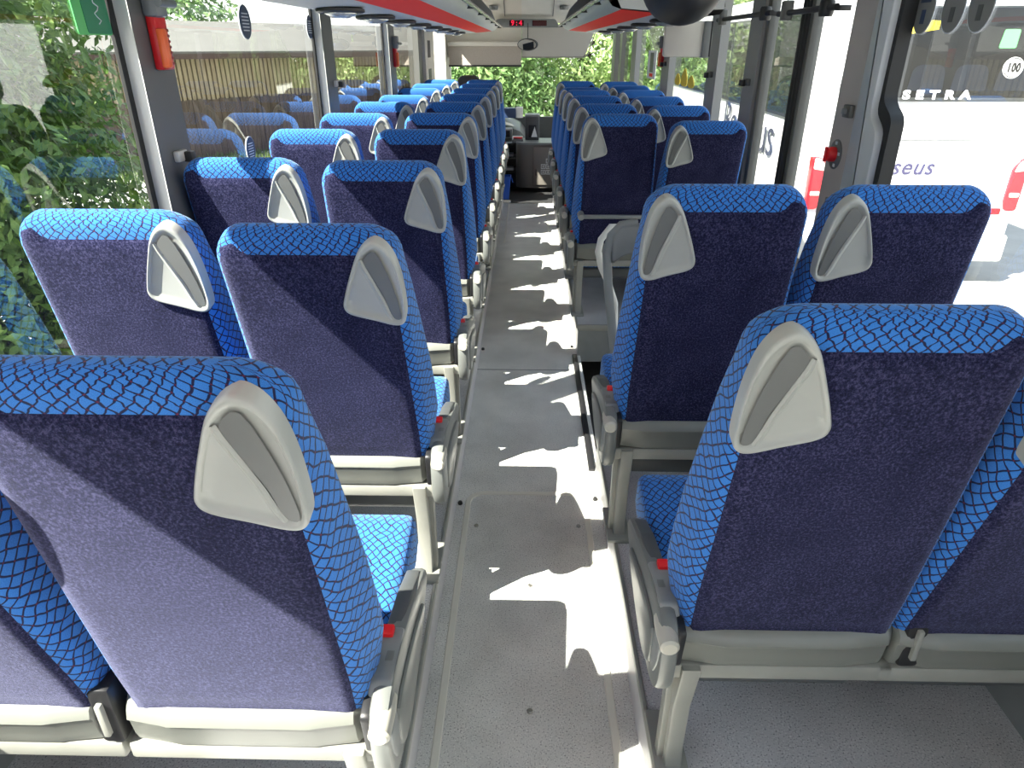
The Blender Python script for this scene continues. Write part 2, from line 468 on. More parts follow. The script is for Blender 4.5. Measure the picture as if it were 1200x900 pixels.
def seat_parts(root, s, aisle):
    """s = side of the aisle (+1: aisle at +x).  Local origin on the platform under the hinge."""
    fo, fi = (.034, .016) if aisle else (.020, .012)
    X = lambda e: s * e                                  # e > 0 toward the aisle
    back_fold = bpy.data.objects.new('backrest', None)
    # ---- backrest: patterned cushion, aisle side kept straight
    mb = MB(); secs = []
    us = [0, .02, .06, .12, .2, .3, .4, .5, .56, .61, .65, .68, .70, .715, .728, .738, .746, .7515, .7545]
    for u in us:
        c = corner(u, .082); d = corner(u, .046)
        h = hw_rear(u)
        ro, ri = h + .006 - c, h - .006 - .012*(u/U) - c
        y0 = d*.55; y1 = max(y0 + .012, DEP - .012*(u/U) + .014*sin(pi*min(u/U, 1)) - d*.6 - .022*max(0, (u - .56)/.195) - .012*max(0, (u - .70)/.055))
        if u < .03: y1 -= (.03 - u)*1.2
        pts = [(X(-ri), y0), (X(ro), y0), (X(ro + flare(u, fo)), y1), (X(-ri - flare(u, fi)), y1)]
        if s < 0: pts.reverse()
        rr = max(.008, .026 - d*.5)
        secs.append([(p[0], p[1], u) for p in roundpoly(pts, [rr, rr, .03, .03] if s > 0 else [.03, .03, rr, rr], 4)])
    mb.loft(secs)
    bo = mb.build('backrest', FAB, root, 50, (0, 0, HB))
    # ---- velour rear panel
    def rear_y(u): return corner(u, .046)*.55
    def xs(u, t):
        c = corner(u, .082); h = hw_rear(u)
        ro, ri = h + .006 - c, h - .006 - .012*(u/U) - c
        return -ri + (ro + ri)*(t + 1)/2
    def utop(t):
        k = max(0, (abs(t) - .62)/.2)
        return UT + .030*min(1, k)**1.5 - .03*max(0, (abs(t) - .86)/.14)**2 if abs(t) > .62 else UT
    UT = .712
    mb = MB(); nx, nu = 28, 34; rows = []
    for i in range(nu + 1):
        row = []
        for j in range(nx + 1):
            t = -1 + 2*j/nx; tt = t*(.958 if t > 0 else .985)
            u = -.004 + (utop(t) + .004) * (i/nu)
            edge = (i == nu) or (j in (0, nx))
            e2 = (i in (1, nu-1)) or (j in (1, nx-1))
            bulge = .003*(1 - t**4)*sin(pi*min(1, i/nu*.9 + .05))
            row.append((X(xs(u, tt)), rear_y(u) - (-.012 if edge else (.0045 if e2 else .0065 + bulge)), u))
        rows.append(row)
    mb.quadgrid(rows, flip=(s < 0))
    mb.build('back_panel', VEL, bo, 60)
    # ---- grab handle shell
    hw = .2255
    ctl = [(.060, .728), (.090, .700), (.117, .640), (.140, .578), (.146, .548), (.131, .529), (.080, .513), (.036, .499),
           (.013, .502), (.003, .523), (.001, .575), (.004, .635), (.014, .686), (.034, .720)]
    out = catmull(ctl, 4); n = len(out)
    cx, cu = .062, .594
    def ring(k, y, sh=(0, 0)):
        return [(X(hw - (cx + (p[0]-cx)*k + sh[0])), y, cu + (p[1]-cu)*k + sh[1] + .012) for p in out]
    mb = MB()
    mb.quadgrid([ring(1.0, .012), ring(1.0, -.013), ring(.985, -.0175), ring(.955, -.0195), ring(.915, -.019), ring(.885, -.0175), ring(.855, -.0135), ring(.70, -.0112)],
                closed=True, flip=(s < 0))
    # dish floor
    idx = list(range(len(mb.v) - n, len(mb.v)))
    mb.face(idx if s > 0 else idx[::-1], 0)
    # flat dark face painting the slot's shade inside the rim, and the curved bar
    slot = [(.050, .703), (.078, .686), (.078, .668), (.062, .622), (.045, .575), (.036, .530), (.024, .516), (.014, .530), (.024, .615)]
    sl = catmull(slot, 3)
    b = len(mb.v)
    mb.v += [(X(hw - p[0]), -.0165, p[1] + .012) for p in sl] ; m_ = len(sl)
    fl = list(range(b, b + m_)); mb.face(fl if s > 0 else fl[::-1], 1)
    bar = [(.088, .684), (.083, .664), (.068, .622), (.053, .577), (.044, .540), (.036, .517)]
    rows = []
    for (e, u) in bar:
        u += .012
        rows.append([(X(hw - e - .010), -.0112, u - .002), (X(hw - e - .003), -.0175, u - .001), (X(hw - e + .001), -.0195, u), (X(hw - e + .005), -.0163, u + .001)])
    mb.quadgrid(rows, 0, flip=(s > 0))
    mb.build('grab_handle', [PL, SLOT], bo, 50)
    # ---- seat cushion
    mb = MB(); secs = []
    W0 = .222
    for y, zt, th, k in ((.075, -.085, .10, .96), (.10, -.075, .13, 1), (.2, -.075, .135, 1), (.3, -.065, .135, 1), (.46, -.05, .13, 1), (.58, -.036, .125, .995), (.625, -.040, .11, .985), (.643, -.055, .08, .96), (.648, -.075, .045, .93)):
        w_ = W0*k
        ps = [(-w_, zt - th), (w_, zt - th), (w_ - .004, zt), (-w_ + .004, zt)]
        secs.append([(p[0], y, p[1]) for p in roundpoly(ps, [.02, .02, .028, .028], 4)])
    mb.loft(secs, flip=True)
    mb.build('seat_cushion', FAB, root, 50, (0, 0, HB))
    # ---- dark pan under the cushion
    mb = MB(); mb.bbox(-.20, .20, .06, .60, -.235, -.165, .02, 3)
    mb.build('seat_pan', PD, root, 40, (0, 0, HB))
    # ---- rear lower cover
    mb = MB(); secs = []
    prof = [(.05, .012), (-.004, .008), (-.020, -.004), (-.027, -.022), (-.020, -.032), (-.016, -.070), (-.008, -.094), (.02, -.098), (.06, -.094)]
    for x, k, dy in ((-.222, .62, .02), (-.214, .8, .008), (-.15, .96, .002), (-.135, 1, 0), (-.06, 1, 0), (.06, 1, 0), (.12, 1, 0), (.135, .96, .002), (.20, .84, .008), (.212, .66, .02)):
        secs.append([(x, p[0]*k + dy, p[1]*(.75 + .25*k)) for p in prof])
    mb.loft(secs, flip=True)
    mb.build('lower_cover', PCV, root, 35, (0, 0, HB))
    # ---- cross beam
    mb = MB(); mb.bbox(-.236, .236, -.006, .05, -.139, -.098, .006)
    mb.build('cross_beam', LEGM, root, 40, (0, 0, HB))
    if aisle:
        # black recliner hinge at the inner side
        mb = MB(); e0 = -.255
        mb.bbox(X(e0) - .022, X(e0) + .022, -.012, .05, -.09, .05, .01, mat=0)
        mb.bbox(X(e0) - .006, X(e0) + .006, -.022, .0, -.06, .02, .003, mat=1)
        mb.build('recliner_hinge', [BLK, LEGM], root, 40, (0, 0, HB))
        # side console
        ctl = [(-.046, .006), (-.020, .036), (.05, .046), (.14, .036), (.26, .008), (.37, -.022), (.425, -.044), (.432, -.075), (.36, -.115), (.24, -.150), (.10, -.172), (.0, -.165), (-.042, -.120), (-.052, -.05)]
        poly = catmull(ctl, 3)
        mb = MB(); mb.prism(poly, 'x', X(.234), X(.272), 0, .012)
        poly2 = catmull([(.02, -.02), (.15, -.02), (.29, -.05), (.33, -.072), (.24, -.115), (.10, -.145), (.02, -.12)], 3)
        mb.prism(poly2, 'x', X(.266), X(.281), 0, .008)
        co = mb.build('side_console', PC, root, 40, (0, 0, HB))
        mb = MB()
        mb.prism(roundpoly([(.175, .028), (.30, .006), (.405, -.030), (.405, -.046), (.175, .0)], .01, 3), 'x', X(.228), X(.262), 0, .006)
        mb.build('console_pad', PD, co, 40)
        mb = MB(); mb.prism(roundpoly([(.02, .05), (.165, .036), (.165, .01), (.0, .02)], .008, 3), 'x', X(.225), X(.268), 0, .006)
        mb.build('console_block', PG, co, 40)
        mb = MB(); mb.bbox(min(X(.224), X(.250)), max(X(.224), X(.250)), .132, .160, .028, .048, .004)
        mb.build('buckle_button', RED, co, 40)
        mb = MB(); mb.lathe([(.001, -.088), (.014, -.088), (.0195, -.083), (.0205, -.05), (.0205, -.02), (.018, .0)], (X(.258), .02, .012), 'y', 18)
        mb.build('pivot_knob', CREAM, co, 40)
        mb = MB(); mb.prism(roundpoly([(-.045, -.005), (.01, 0), (.02, -.10), (-.012, -.115), (-.04, -.06)], .012, 3), 'x', X(.246), X(.276), 0, .006)
        mb.build('recline_lever', PG, co, 40)
        mb = MB(); mb.prism(roundpoly([(-.035, .02), (.02, .03), (.03, -.09), (-.02, -.09)], .012, 3), 'x', X(.218), X(.238), 0, .004)
        mb.build('side_seal', BLK, co, 40)
        # leg
        mb = MB()
        prof = [(-.02, -.10), (.16, -.10), (.13, -.17), (.10, -.25), (.095, -.40), (.11, -HB), (.0, -HB), (.012, -.40), (.010, -.25), (-.01, -.16)]
        mb.prism(prof, 'x', X(.172), X(.212), 0, .005)
        rib = [(.03, -.12), (.06, -.12), (.06, -HB), (.03, -HB)]
        mb.prism(rib, 'x', X(.205), X(.226), 0, .004)
        lg = mb.build('leg', LEGM, root, 40, (0, 0, HB))
        mb = MB(); mb.bbox(min(X(.155), X(.235)), max(X(.155), X(.235)), -.03, .16, -HB, -HB + .016, .005)
        mb.build('foot_plate', LEGM, lg, 40)
    return bo

ORD = ['first', 'second', 'third', 'fourth', 'fifth', 'sixth', 'seventh', 'eighth', 'ninth', 'tenth']
def seat_proto(s, aisle):
    r = empty('bus_seat'); seat_parts(r, s, aisle); return r
CX = {(1, True): -.503, (1, False): -.985, (-1, True): .525, (-1, False): .985}
used = {}
protos = {k: seat_proto(*k) for k in CX}
def place(s, aisle, Yk, lean, label, z=PZ):
    k = (s, aisle)
    o = copy_tree(protos[k]) if used.get(k) else protos[k]
    used[k] = True
    o.location = (CX[k], Yk, z)
    for ch in o.children:
        if ch.name.startswith('backrest'): ch.rotation_euler = (lean, 0, 0)
    tag(o, label, 'seat', 'blue patterned coach seats in rows')
    return o
leanL = [.20, .32, .28] + [.23]*7
leanLw = [.26, .23, .25, .23, .24, .23, .27, .23, .24, .22]
YL = [.84 + .85*i for i in range(10)]
for i in range(10):
    a = ['blue net-patterned aisle seat nearest the camera, left of the aisle, grey grab handle upper right'] if i == 0 else \
        [f'blue net-patterned aisle seat, {ORD[i]} row from the camera on the sunlit left side']
    place(1, True, YL[i], leanL[i], a[0])
    wl = 'window seat mostly hidden behind the nearest left aisle seat, lower left corner' if i == 0 else \
        f'blue net-patterned window seat, {ORD[i]} row from the camera along the left windows'
    place(1, False, YL[i] + (.0 if i else .0), leanLw[i], wl)
YR = [1.045, 1.90] + [4.10 + .78*i for i in range(6)]
leanR = [.20, .22] + [.19, .21, .20, .21, .30, .18]
leanRw = [.26, .22, .34, .26, .23, .21, .22, .21]
rl = []
for i in range(8):
    if i < 2:
        la = ['dark-backed aisle seat nearest the camera on the right, grab handle upper left',
              'dark-backed aisle seat, second on the right, just behind the middle door steps'][i]
        lw = ['window seat partly hidden beside the nearest right aisle seat, at the right edge',
              'dark-backed window seat, second row on the right, before the white coach outside'][i]
    else:
        la = f'dark-backed aisle seat, {ORD[i-2]} row beyond the middle door on the right side'
        lw = f'dark-backed window seat, {ORD[i-2]} row beyond the middle door along the right windows'
    zz = PZ
    oa = place(-1, True, YR[i], leanR[i], la, zz); ow = place(-1, False, YR[i], leanRw[i], lw, zz)
    if i == 1: oa.scale.z = ow.scale.z = 1.018
    if i == 0: oa.location.x += .024
    if i == 2:
        for o in (oa, ow):
            bk = [c for c in o.children if c.name.startswith('backrest')][0]
            mb = MB(); mb.tube([(-.205, .0, .19), (-.205, -.035, .195), (-.19, -.045, .195), (.19, -.045, .195), (.205, -.035, .195), (.205, 0, .19)], .012)
            mb.lathe([(.001, -.06), (.018, -.058), (.02, -.03), (.02, .0)], (-.205, 0, .195), 'y', 14)
            mb.lathe([(.001, -.06), (.018, -.058), (.02, -.03), (.02, .0)], (.205, 0, .195), 'y', 14)
            mb.build('rear_rail', PG, bk, 40)

# ------------------------------------------------------------------ floor, platforms, hatch
def S(mb, name, mats, smooth=30):
    return mb.build(name, mats, None, smooth, kind='structure')
XL, XR = -.285, .325          # plinth edges at the aisle
WL, WR = -1.25, 1.27          # window planes
YB, YF = -1.5, 10.9
mb = MB(); mb.box(XL - .02, XR + .02, YB, 8.56, -.06, 0); S(mb, 'floor', FLOOR)
mb = MB(); mb.box(WL, WR, 8.56, YF, -.06, -.004); S(mb, 'floor_front', DFLOOR)
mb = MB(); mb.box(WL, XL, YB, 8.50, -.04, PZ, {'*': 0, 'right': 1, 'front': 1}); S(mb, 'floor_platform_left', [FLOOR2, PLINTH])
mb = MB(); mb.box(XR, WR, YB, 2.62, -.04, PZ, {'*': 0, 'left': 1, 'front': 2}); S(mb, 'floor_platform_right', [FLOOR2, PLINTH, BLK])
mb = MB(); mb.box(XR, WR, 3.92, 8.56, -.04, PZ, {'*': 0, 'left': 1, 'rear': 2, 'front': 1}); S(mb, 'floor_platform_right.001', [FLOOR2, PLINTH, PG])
mb = MB()   # steps down to the middle door
mb.box(XR, WR, 2.62, 3.92, -.62, -.56); mb.box(XR, .62, 2.62, 3.92, -.56, -.30); mb.box(.62, .95, 2.62, 3.92, -.56, -.43)
S(mb, 'floor_door_steps', DFLOOR)
def trim(name, boxes, mat, label=None):
    mb = MB()
    for b in boxes: mb.bbox(*b, .004)
    return S(mb, name, mat)
trim('trim_1', [(XL, XL + .012, YB, 8.5, PZ - .02, PZ + .006)], LEGM)
trim('trim_2', [(XR - .012, XR, YB, 2.62, PZ - .02, PZ + .006), (XR - .012, XR, 3.92, 8.5, PZ - .02, PZ + .006)], LEGM)
trim('trim_3', [(XR - .03, XR, 2.62, 3.92, -.05, .012)], BLK)
trim('trim_4', [(XR - .005, WR, 3.91, 3.93, PZ - .03, PZ + .008)], LEGM)
def strip(mb, loop, w0, z):
    # flat band following a polyline outline
    pts = [Vector(p) for p in loop]; n = len(pts); rows = [[], []]
    for i, p in enumerate(pts):
        t = (pts[min(i+1, n-1)] - pts[max(i-1, 0)]).normalized(); nn = Vector((-t.y, t.x))
        rows[0].append((*(p + nn*w0/2), z)); rows[1].append((*(p - nn*w0/2), z))
    mb.quadgrid([[r for r in rows[0]], [r for r in rows[1]]], flip=False)
def hatch(loc_label, x0, x1, y0, y1, r, wd, mat, name):
    cr_ = []
    for k in range(9): a = pi - k/8*pi/2; cr_.append((x0 + r + r*cos(a), y1 - r + r*sin(a)))
    for k in range(9): a = pi/2 - k/8*pi/2; cr_.append((x1 - r + r*cos(a), y1 - r + r*sin(a)))
    lo = [(x0, y0)] + cr_ + [(x1, y0)]
    mb = MB(); pts = [Vector(p) for p in lo]
    for sgn, m_, ww in ((0, 0, wd),):
        outer, inner, oz, iz = [], [], [], []
        n = len(pts)
        for i, p in enumerate(pts):
            t = (pts[min(i+1, n-1)] - pts[max(i-1, 0)]).normalized(); nn = Vector((-t.y, t.x))
            outer.append((*(p + nn*ww/2), .0045)); inner.append((*(p - nn*ww/2), .0045))
            oz.append((*(p + nn*(ww/2 + .003)), .0005)); iz.append((*(p - nn*(ww/2 + .003)), .0005))
        mb.quadgrid([iz, inner, outer, oz], 0)
    return mb
mb = hatch('', -.235, .262, -1.2, 2.44, .07, .019, TRIMB, '')
ht = mb.build('floor_hatch', TRIMB, None, 30)
tag(ht, 'beige trim frame of the large floor hatch in the aisle nearest the camera', 'floor hatch')
mb = MB()
for x, y in ((-.19, 2.215), (.222, 2.219), (.024, 1.875), (.024, 1.36)):
    mb.lathe([(.0001, .006), (.007, .006), (.0085, .0045), (.009, .0)], (x, y, 0), 'z', 14)
mb.build('hatch_screws', SCREW, ht, 40)
mb = hatch('', -.215, .235, 6.63, 8.52, .03, .012, CHROME, '')
hh = mb.build('floor_hatch', TRIMB, None, 30)
tag(hh, 'thin trim frame of the far floor hatch at the front end of the aisle', 'floor hatch')
# seam across the aisle vinyl and small drain plugs
trim('trim_5', [(XL, XR, 3.70, 3.706, 0, .0012)], PD)
mb = MB()
for i, (x, y) in enumerate(((-.268, 2.36), (.305, 2.40), (-.268, 4.0), (.300, 4.05))):
    mb = MB(); mb.lathe([(.0001, .014), (.008, .013), (.010, .008), (.010, 0)], (x, y, .0), 'z', 12)
    o = mb.build('floor_plug', RUB, None, 40)
    tag(o, ['black rubber plug beside the near floor hatch, left of it', 'black rubber plug beside the near floor hatch, right of it',
            'black rubber plug at the left aisle edge further forward', 'black rubber plug at the right aisle edge by the door steps'][i], 'plug', 'black floor plugs')

# ------------------------------------------------------------------ body shell: walls, posts, glass
ZS, ZT = .84, 2.26
mb = MB(); mb.box(WL - .05, WL + .03, YB, YF, -.9, ZS, 0); mb.box(WL - .05, WL + .045, YB, YF, ZS - .03, ZS, 0); S(mb, 'wall_left', PG)
mb = MB(); mb.box(WR - .03, WR + .05, YB, 2.62, -.9, ZS, 0); mb.box(WR - .03, WR + .05, 4.22, 8.9, -.9, ZS, 0); S(mb, 'wall_right', PG)
mb = MB(); mb.box(WL - .05, WL + .02, YB, YF, ZT, 2.46, 0); mb.box(WR - .02, WR + .05, YB, YF, ZT, 2.46, 0); S(mb, 'wall_cornice', RACK)
mb = MB(); mb.box(WL - .05, WR + .05, YB, YF, 2.40, 2.46, 0); S(mb, 'ceiling', CEIL)
mb = MB(); mb.box(WL, WR, YB - .05, YB, -.9, 1.15); mb.box(WL, WR, YB - .05, YB, 2.1, 2.46); S(mb, 'wall_rear', PG)
tn = [6]
def post(x0, x1, y0, y1, mats, faces, z0=ZS, z1=ZT, name=None):
    mb = MB(); mb.box(x0, x1, y0, y1, z0, z1, faces)
    tn[0] += 1
    return S(mb, f'trim_{tn[0]}', mats)
pm = [POSTG, POSTL, RUB]
for y0, y1 in ((-1.5, -1.3), (2.30, 2.52), (4.42, 4.66), (6.52, 6.82)):
    post(WL, WL + .055, y0, y1, pm, {'*': 0, 'rear': 1})  # sunlight on the rear face painted as a paler colour, shaded sides darker
    post(WL + .001, WL + .012, y0 - .03, y0, pm, {'*': 2})
post(WL, WL + .06, 8.25, 8.55, [DOORG], 0)
wn = [0]
def pane(verts, mat=GLASS, name=None):
    wn[0] += 1
    mb = MB(); mb.v = [tuple(v) for v in verts]; mb.face([0, 1, 2, 3])
    return mb.build(name or f'window_{wn[0]}', mat, None, 0, kind='structure')
xg = WL + .004
ys = [-1.3, 2.30, 2.52, 4.42, 4.66, 6.52, 6.82, 8.25]
for a, b in zip(ys[0::2], ys[1::2]): pane([(xg, a, ZS), (xg, b, ZS), (xg, b, ZT), (xg, a, ZT)])
# right side
xr = WR - .004
post(WR - .05, WR, .30, .52, pm, {'*': 0, 'rear': 0})
for a, b in ((-1.5, .30), (.52, 2.56)): pane([(xr, b, ZS), (xr, a, ZS), (xr, a, ZT), (xr, b, ZT)])
rp = [(4.02, 4.24, 0), (4.86, 5.12, 0), (6.50, 6.86, 0), (8.55, 8.92, 0)]
for y0, y1, k in rp: post(WR - .055, WR, y0, y1, [plain('post_mid_grey', (.30, .30, .285), .45), DOORG], {'*': 0, 'left': 0}, ZS if y0 > 4.1 else -.5)
for a, b in ((4.24, 4.86), (5.12, 6.50), (6.86, 8.55)): pane([(xr, b, ZS), (xr, a, ZS), (xr, a, ZT), (xr, b, ZT)])
for y in (-.0,):
    pass
# door post with kinked cover plate
dp = MB(); dp.box(WR - .07, WR, 2.60, 2.88, -.6, ZT, 0)
dpo = S(dp, 'trim_30', [POSTB])
mb = MB()
cov = roundpoly([(2.56, 2.2), (2.68, 2.2), (2.68, .6), (2.48, .6), (2.48, 1.47), (2.56, 1.52)], [.005, .005, .005, .005, .06, .04], 5)
mb.prism(cov, 'x', WR - .085, WR - .02, 0, .012)
o = S(mb, 'trim_31', [plain('cover_plate', (.55, .57, .58), .4)])
mb = MB(); mb.prism(roundpoly([(2.535, 2.2), (2.56, 2.2), (2.56, 1.53), (2.48, 1.48), (2.46, .6), (2.43, .6), (2.445, 1.52), (2.535, 1.57)], [.004, .004, .03, .03, .004, .004, .03, .03], 3), 'x', WR - .06, WR - .015, 0, 0)
S(mb, 'trim_32', [RUB])
# emergency valve: red dial in a round dark recess
r = empty('emergency_valve', (WR - .07, 2.80, 1.36))
tag(r, 'red emergency door valve knob on the brown door post', 'emergency valve')
mb = MB(); mb.lathe([(.001, -.006), (.05, -.006), (.055, -.003), (.055, 0)], (0, 0, 0), 'x', 24); mb.build('backing_plate', POSTG, r, 40)
mb = MB(); mb.lathe([(.001, -.035), (.022, -.034), (.028, -.025), (.028, -.006)], (0, 0, 0), 'x', 20); mb.bbox(-.045, -.033, -.006, .006, -.028, .028, .003); mb.build('dial', RED, r, 40)
mb = MB()
for k in range(4):
    a = .4 + k*1.3; mb.bbox(-.009, -.006, .042*cos(a) - .008, .042*cos(a) + .008, .042*sin(a) - .006, .042*sin(a) + .006, .001)
mb.build('arrow_marks', PALE, r, 40)
r = empty('door_switch', (WR - .07, 2.74, 1.17)); tag(r, 'small black door latch switch low on the brown door post', 'switch')
mb = MB(); mb.bbox(-.012, 0, -.05, .05, -.03, .03, .004); mb.build('switch_plate', DOORG, r, 40)
mb = MB(); mb.bbox(-.03, -.01, -.03, .005, -.014, .014, .004); mb.build('switch_lever', BLK, r, 40)
r = empty('latch_box', (WR - .07, 2.74, 1.52)); tag(r, 'small dark latch box on the door post above the red knob', 'latch')
mb = MB(); mb.bbox(-.02, 0, -.03, .03, -.022, .022, .004); mb.build('latch_body', DOORG, r, 40)
mb = MB(); mb.bbox(-.032, -.018, -.012, .012, -.01, .01, .003); mb.build('latch_button', PG, r, 40)

# middle double door
def leaf(n, y0, y1):
    d = empty(f'door_{n}', (WR - .01, y0, -.55)); d['kind'] = 'structure'
    L = y1 - y0; Hh = ZT + .55 - .08
    mb = MB()
    mb.bbox(-.03, .02, 0, .055, 0, Hh, .008); mb.bbox(-.03, .02, L - .055, L, 0, Hh, .008)
    mb.bbox(-.03, .02, .05, L - .05, 0, .10, .008); mb.bbox(-.03, .02, .05, L - .05, Hh - .06, Hh, .008)
    mb.build('door_frame', DOORG, d, 40)
    mb = MB(); mb.v = [(0, L - .05, .09), (0, .05, .09), (0, .05, Hh - .05), (0, L - .05, Hh - .05)]; mb.face([0, 1, 2, 3])
    mb.build('door_glass', GLASS, d, 0)
    mb = MB(); mb.bbox(-.045, .02, -.02 if n == 2 else L - .02, .02 if n == 2 else L + .02, 0, Hh, .01); mb.build('door_seal', RUB, d, 40)
    return d
leaf(1, 2.88, 3.42); leaf(2, 3.46, 4.02)
# door closing rods over the doorway
for i, (y0, y1, yy) in enumerate(((2.95, 3.62, 3.2), (3.72, 4.75, 4.25))):
    r = empty('door_rod', (WR - .11, y0, 1.87 + .01*i))
    tag(r, ['black door linkage rod over the near door leaf', 'black door linkage rod over the far door leaf'][i], 'door rod', 'door linkage rods')
    L = y1 - y0
    mb = MB(); mb.tube([(0, 0, 0), (0, L, 0)], .012); mb.build('rod', BLK, r, 40)
    mb = MB(); mb.lathe([(.001, -.03), (.024, -.03), (.028, -.02), (.028, .02), (.024, .03), (.001, .03)], (0, .10, 0), 'z', 14); mb.bbox(-.01, .09, .085, .115, -.01, .01, .003); mb.build('rod_joint', BLK, r, 40)
    mb = MB(); mb.bbox(-.02, .02, L - .14, L - .08, -.03, .05, .006); mb.build('rod_bracket', DOORG, r, 40)

# coat hooks on the posts
for i, (x, y, z, s, lab) in enumerate(((WL + .055, 2.42, 1.40, 1, 'small coat hook on the nearest left window post'), (WL + .055, 4.60, 1.53, 1, 'small coat hook on the second left window post'),
        (WR - .055, 4.12, 1.56, -1, 'small coat hook on the right post just beyond the middle door'), (WR - .055, 4.97, 1.57, -1, 'small coat hook on the second right post past the door'),
        (WR - .055, 6.66, 1.60, -1, 'small coat hook on the right post beside the hanging monitor'))):
    r = empty('coat_hook', (x, y, z)); tag(r, lab, 'hook', 'coat hooks on the window posts')
    mb = MB(); mb.bbox(min(0, s*.02), max(0, s*.02), -.035, .035, -.018, .018, .005); mb.build('hook_base', POSTL if i < 2 else DOORG, r, 40)
    mb = MB(); mb.bbox(min(s*.015, s*.045), max(s*.015, s*.045), .005, .04, -.022, .012, .005); mb.build('hook_knob', BLK, r, 40)

# emergency hammers
def hammer(x, y, z, s, k, label):
    r = empty('emergency_hammer', (x, y, z)); tag(r, label, 'emergency hammer', 'red emergency hammers')
    mb = MB(); mb.bbox(min(0, s*.03), max(0, s*.03), -.035*k, .045*k, -.09*k, .10*k, .008); mb.build('hammer_holder', RED, r, 40)
    mb = MB(); mb.bbox(min(s*.026, s*.05), max(s*.026, s*.05), -.040*k, -.004*k, -.085*k, .03*k, .008); mb.build('hammer_handle', ORANGE, r, 40)
    mb = MB()
    for q in range(7): mb.bbox(min(s*.028, s*.034), max(s*.028, s*.034), .008*k, .038*k, (-.075 + q*.016)*k, (-.067 + q*.016)*k, .001)
    mb.build('holder_ribs', plain_darkred, r, 40)
    mb = MB(); mb.bbox(min(0, s*.05), max(0, s*.05), -.045*k, .03*k, .06*k, .16*k, .012); mb.lathe([(.001, -.05*k), (.012, -.05*k), (.012, .05*k), (.001, .07*k)], (s*.06, 0, .10*k), 'y', 12); mb.build('hammer_head', PG, r, 40)
plain_darkred = plain('dark_red_ribs', (.25, .006, .012), .4)
hammer(WL + .056, 2.42, 1.757, 1, 1.0, 'red emergency hammer in its holder on the nearest left post')
hammer(WL + .056, 6.72, 1.66, 1, 1.0, 'red emergency hammer on the third left window post')
hammer(WR - .056, 6.80, 1.66, -1, 1.0, 'red emergency hammer on the right post before the front door')

# ------------------------------------------------------------------ stickers and signs on glass
def oval(name, x, y, z, ry, rz, mat, s, label, lines=True, group=None, matl=PALE):
    r = empty(name, (x, y, z)); tag(r, label, 'sticker', group)
    mb = MB(); mb.prism(ellipse(0, 0, ry, rz), 'x', 0, s*.002, 0); mb.build('sticker_face', mat, r, 30)
    mb = MB(); mb.prism(ellipse(0, 0, ry*1.07, rz*1.05), 'x', -s*.0008, s*.001, 0); mb.build('sticker_border', PALE, r, 30)
    if lines:
        mb = MB()
        for k in range(6):
            zz = rz*(.5 - k*.2); wdt = ry*sqrt(max(0, 1 - (zz/rz)**2))*.62
            mb.box(min(s*.002, s*.003), max(s*.002, s*.003), -wdt, wdt, zz - rz*.035, zz + rz*.035)
        mb.build('printed_lines', matl, r, 0)
g = 'oval stickers on the left windows'
oval('window_sticker', WL + .006, 3.37, 1.832, .065, .066, NAVYST, 1, 'navy oval sticker on the second left window, near its middle', group=g)
oval('window_sticker', WL + .006, 4.36, 1.835, .055, .058, NAVYST, 1, 'navy oval sticker beside the second left window post', group=g)
oval('window_sticker', WL + .006, 2.57, 1.83, .04, .10, NAVYST, 1, 'navy oval sticker just behind the red hammer post', group=g)
oval('window_sticker', WL + .006, 3.20, 1.318, .05, .055, NAVYST, 1, 'small navy oval sticker low on the window over a seat top', group=g)
oval('window_sticker', WL + .006, 4.76, 1.83, .035, .07, NAVYST, 1, 'dark oval sticker just past the second left window post', group=g)
g = 'grey oval stickers on the right window'
for i, (y, z) in enumerate(((2.50, 1.84), (2.335, 1.84), (2.195, 1.84))):
    oval('window_sticker', WR - .008, y, z, .058, .068, GREYST, -1,
         ['grey oval sticker nearest the door post on the right window', 'middle grey oval sticker of three on the right window', 'grey oval sticker furthest right on the right window'][i], lines=False, group=g)
    mb = MB(); mb.box(WR - .0112, WR - .0102, y - .03, y + .03, z + .02, z + .055); mb.box(WR - .0112, WR - .0102, y - .012, y + .012, z - .04, z + .0)
    oo = mb.build('sticker_print', NAVYST if i == 0 else PD, None, 0); oo.parent = C.objects[[k.name for k in C.objects if k.name.startswith('window_sticker')][-1]]
    oo.matrix_parent_inverse = Matrix.Translation(-Vector(oo.parent.location))
r = empty('window_sign', (WL + .006, 2.185, 1.85)); tag(r, 'green sign on the nearest left window, beside the red hammer', 'sign')
mb = MB(); mb.prism(roundpoly([(-.10, .09), (-.088, -.085), (.085, -.085), (.075, .09)], .012, 3), 'x', 0, .003, 0); mb.build('sign_edge', GREENLT, r, 30)
mb = MB(); mb.prism(roundpoly([(-.055, .088), (-.042, -.082), (.082, -.082), (.072, .088)], .01, 3), 'x', .003, .0045, 0); mb.build('sign_face', GREENSIGN, r, 30)
mb = MB()
pts = [(.0055, .02 + .014*sin(k*1.7), .06 - k*.009) for k in range(14)]
mb.tube(pts, .0018, 5); mb.build('script_line', PALE, r, 30)
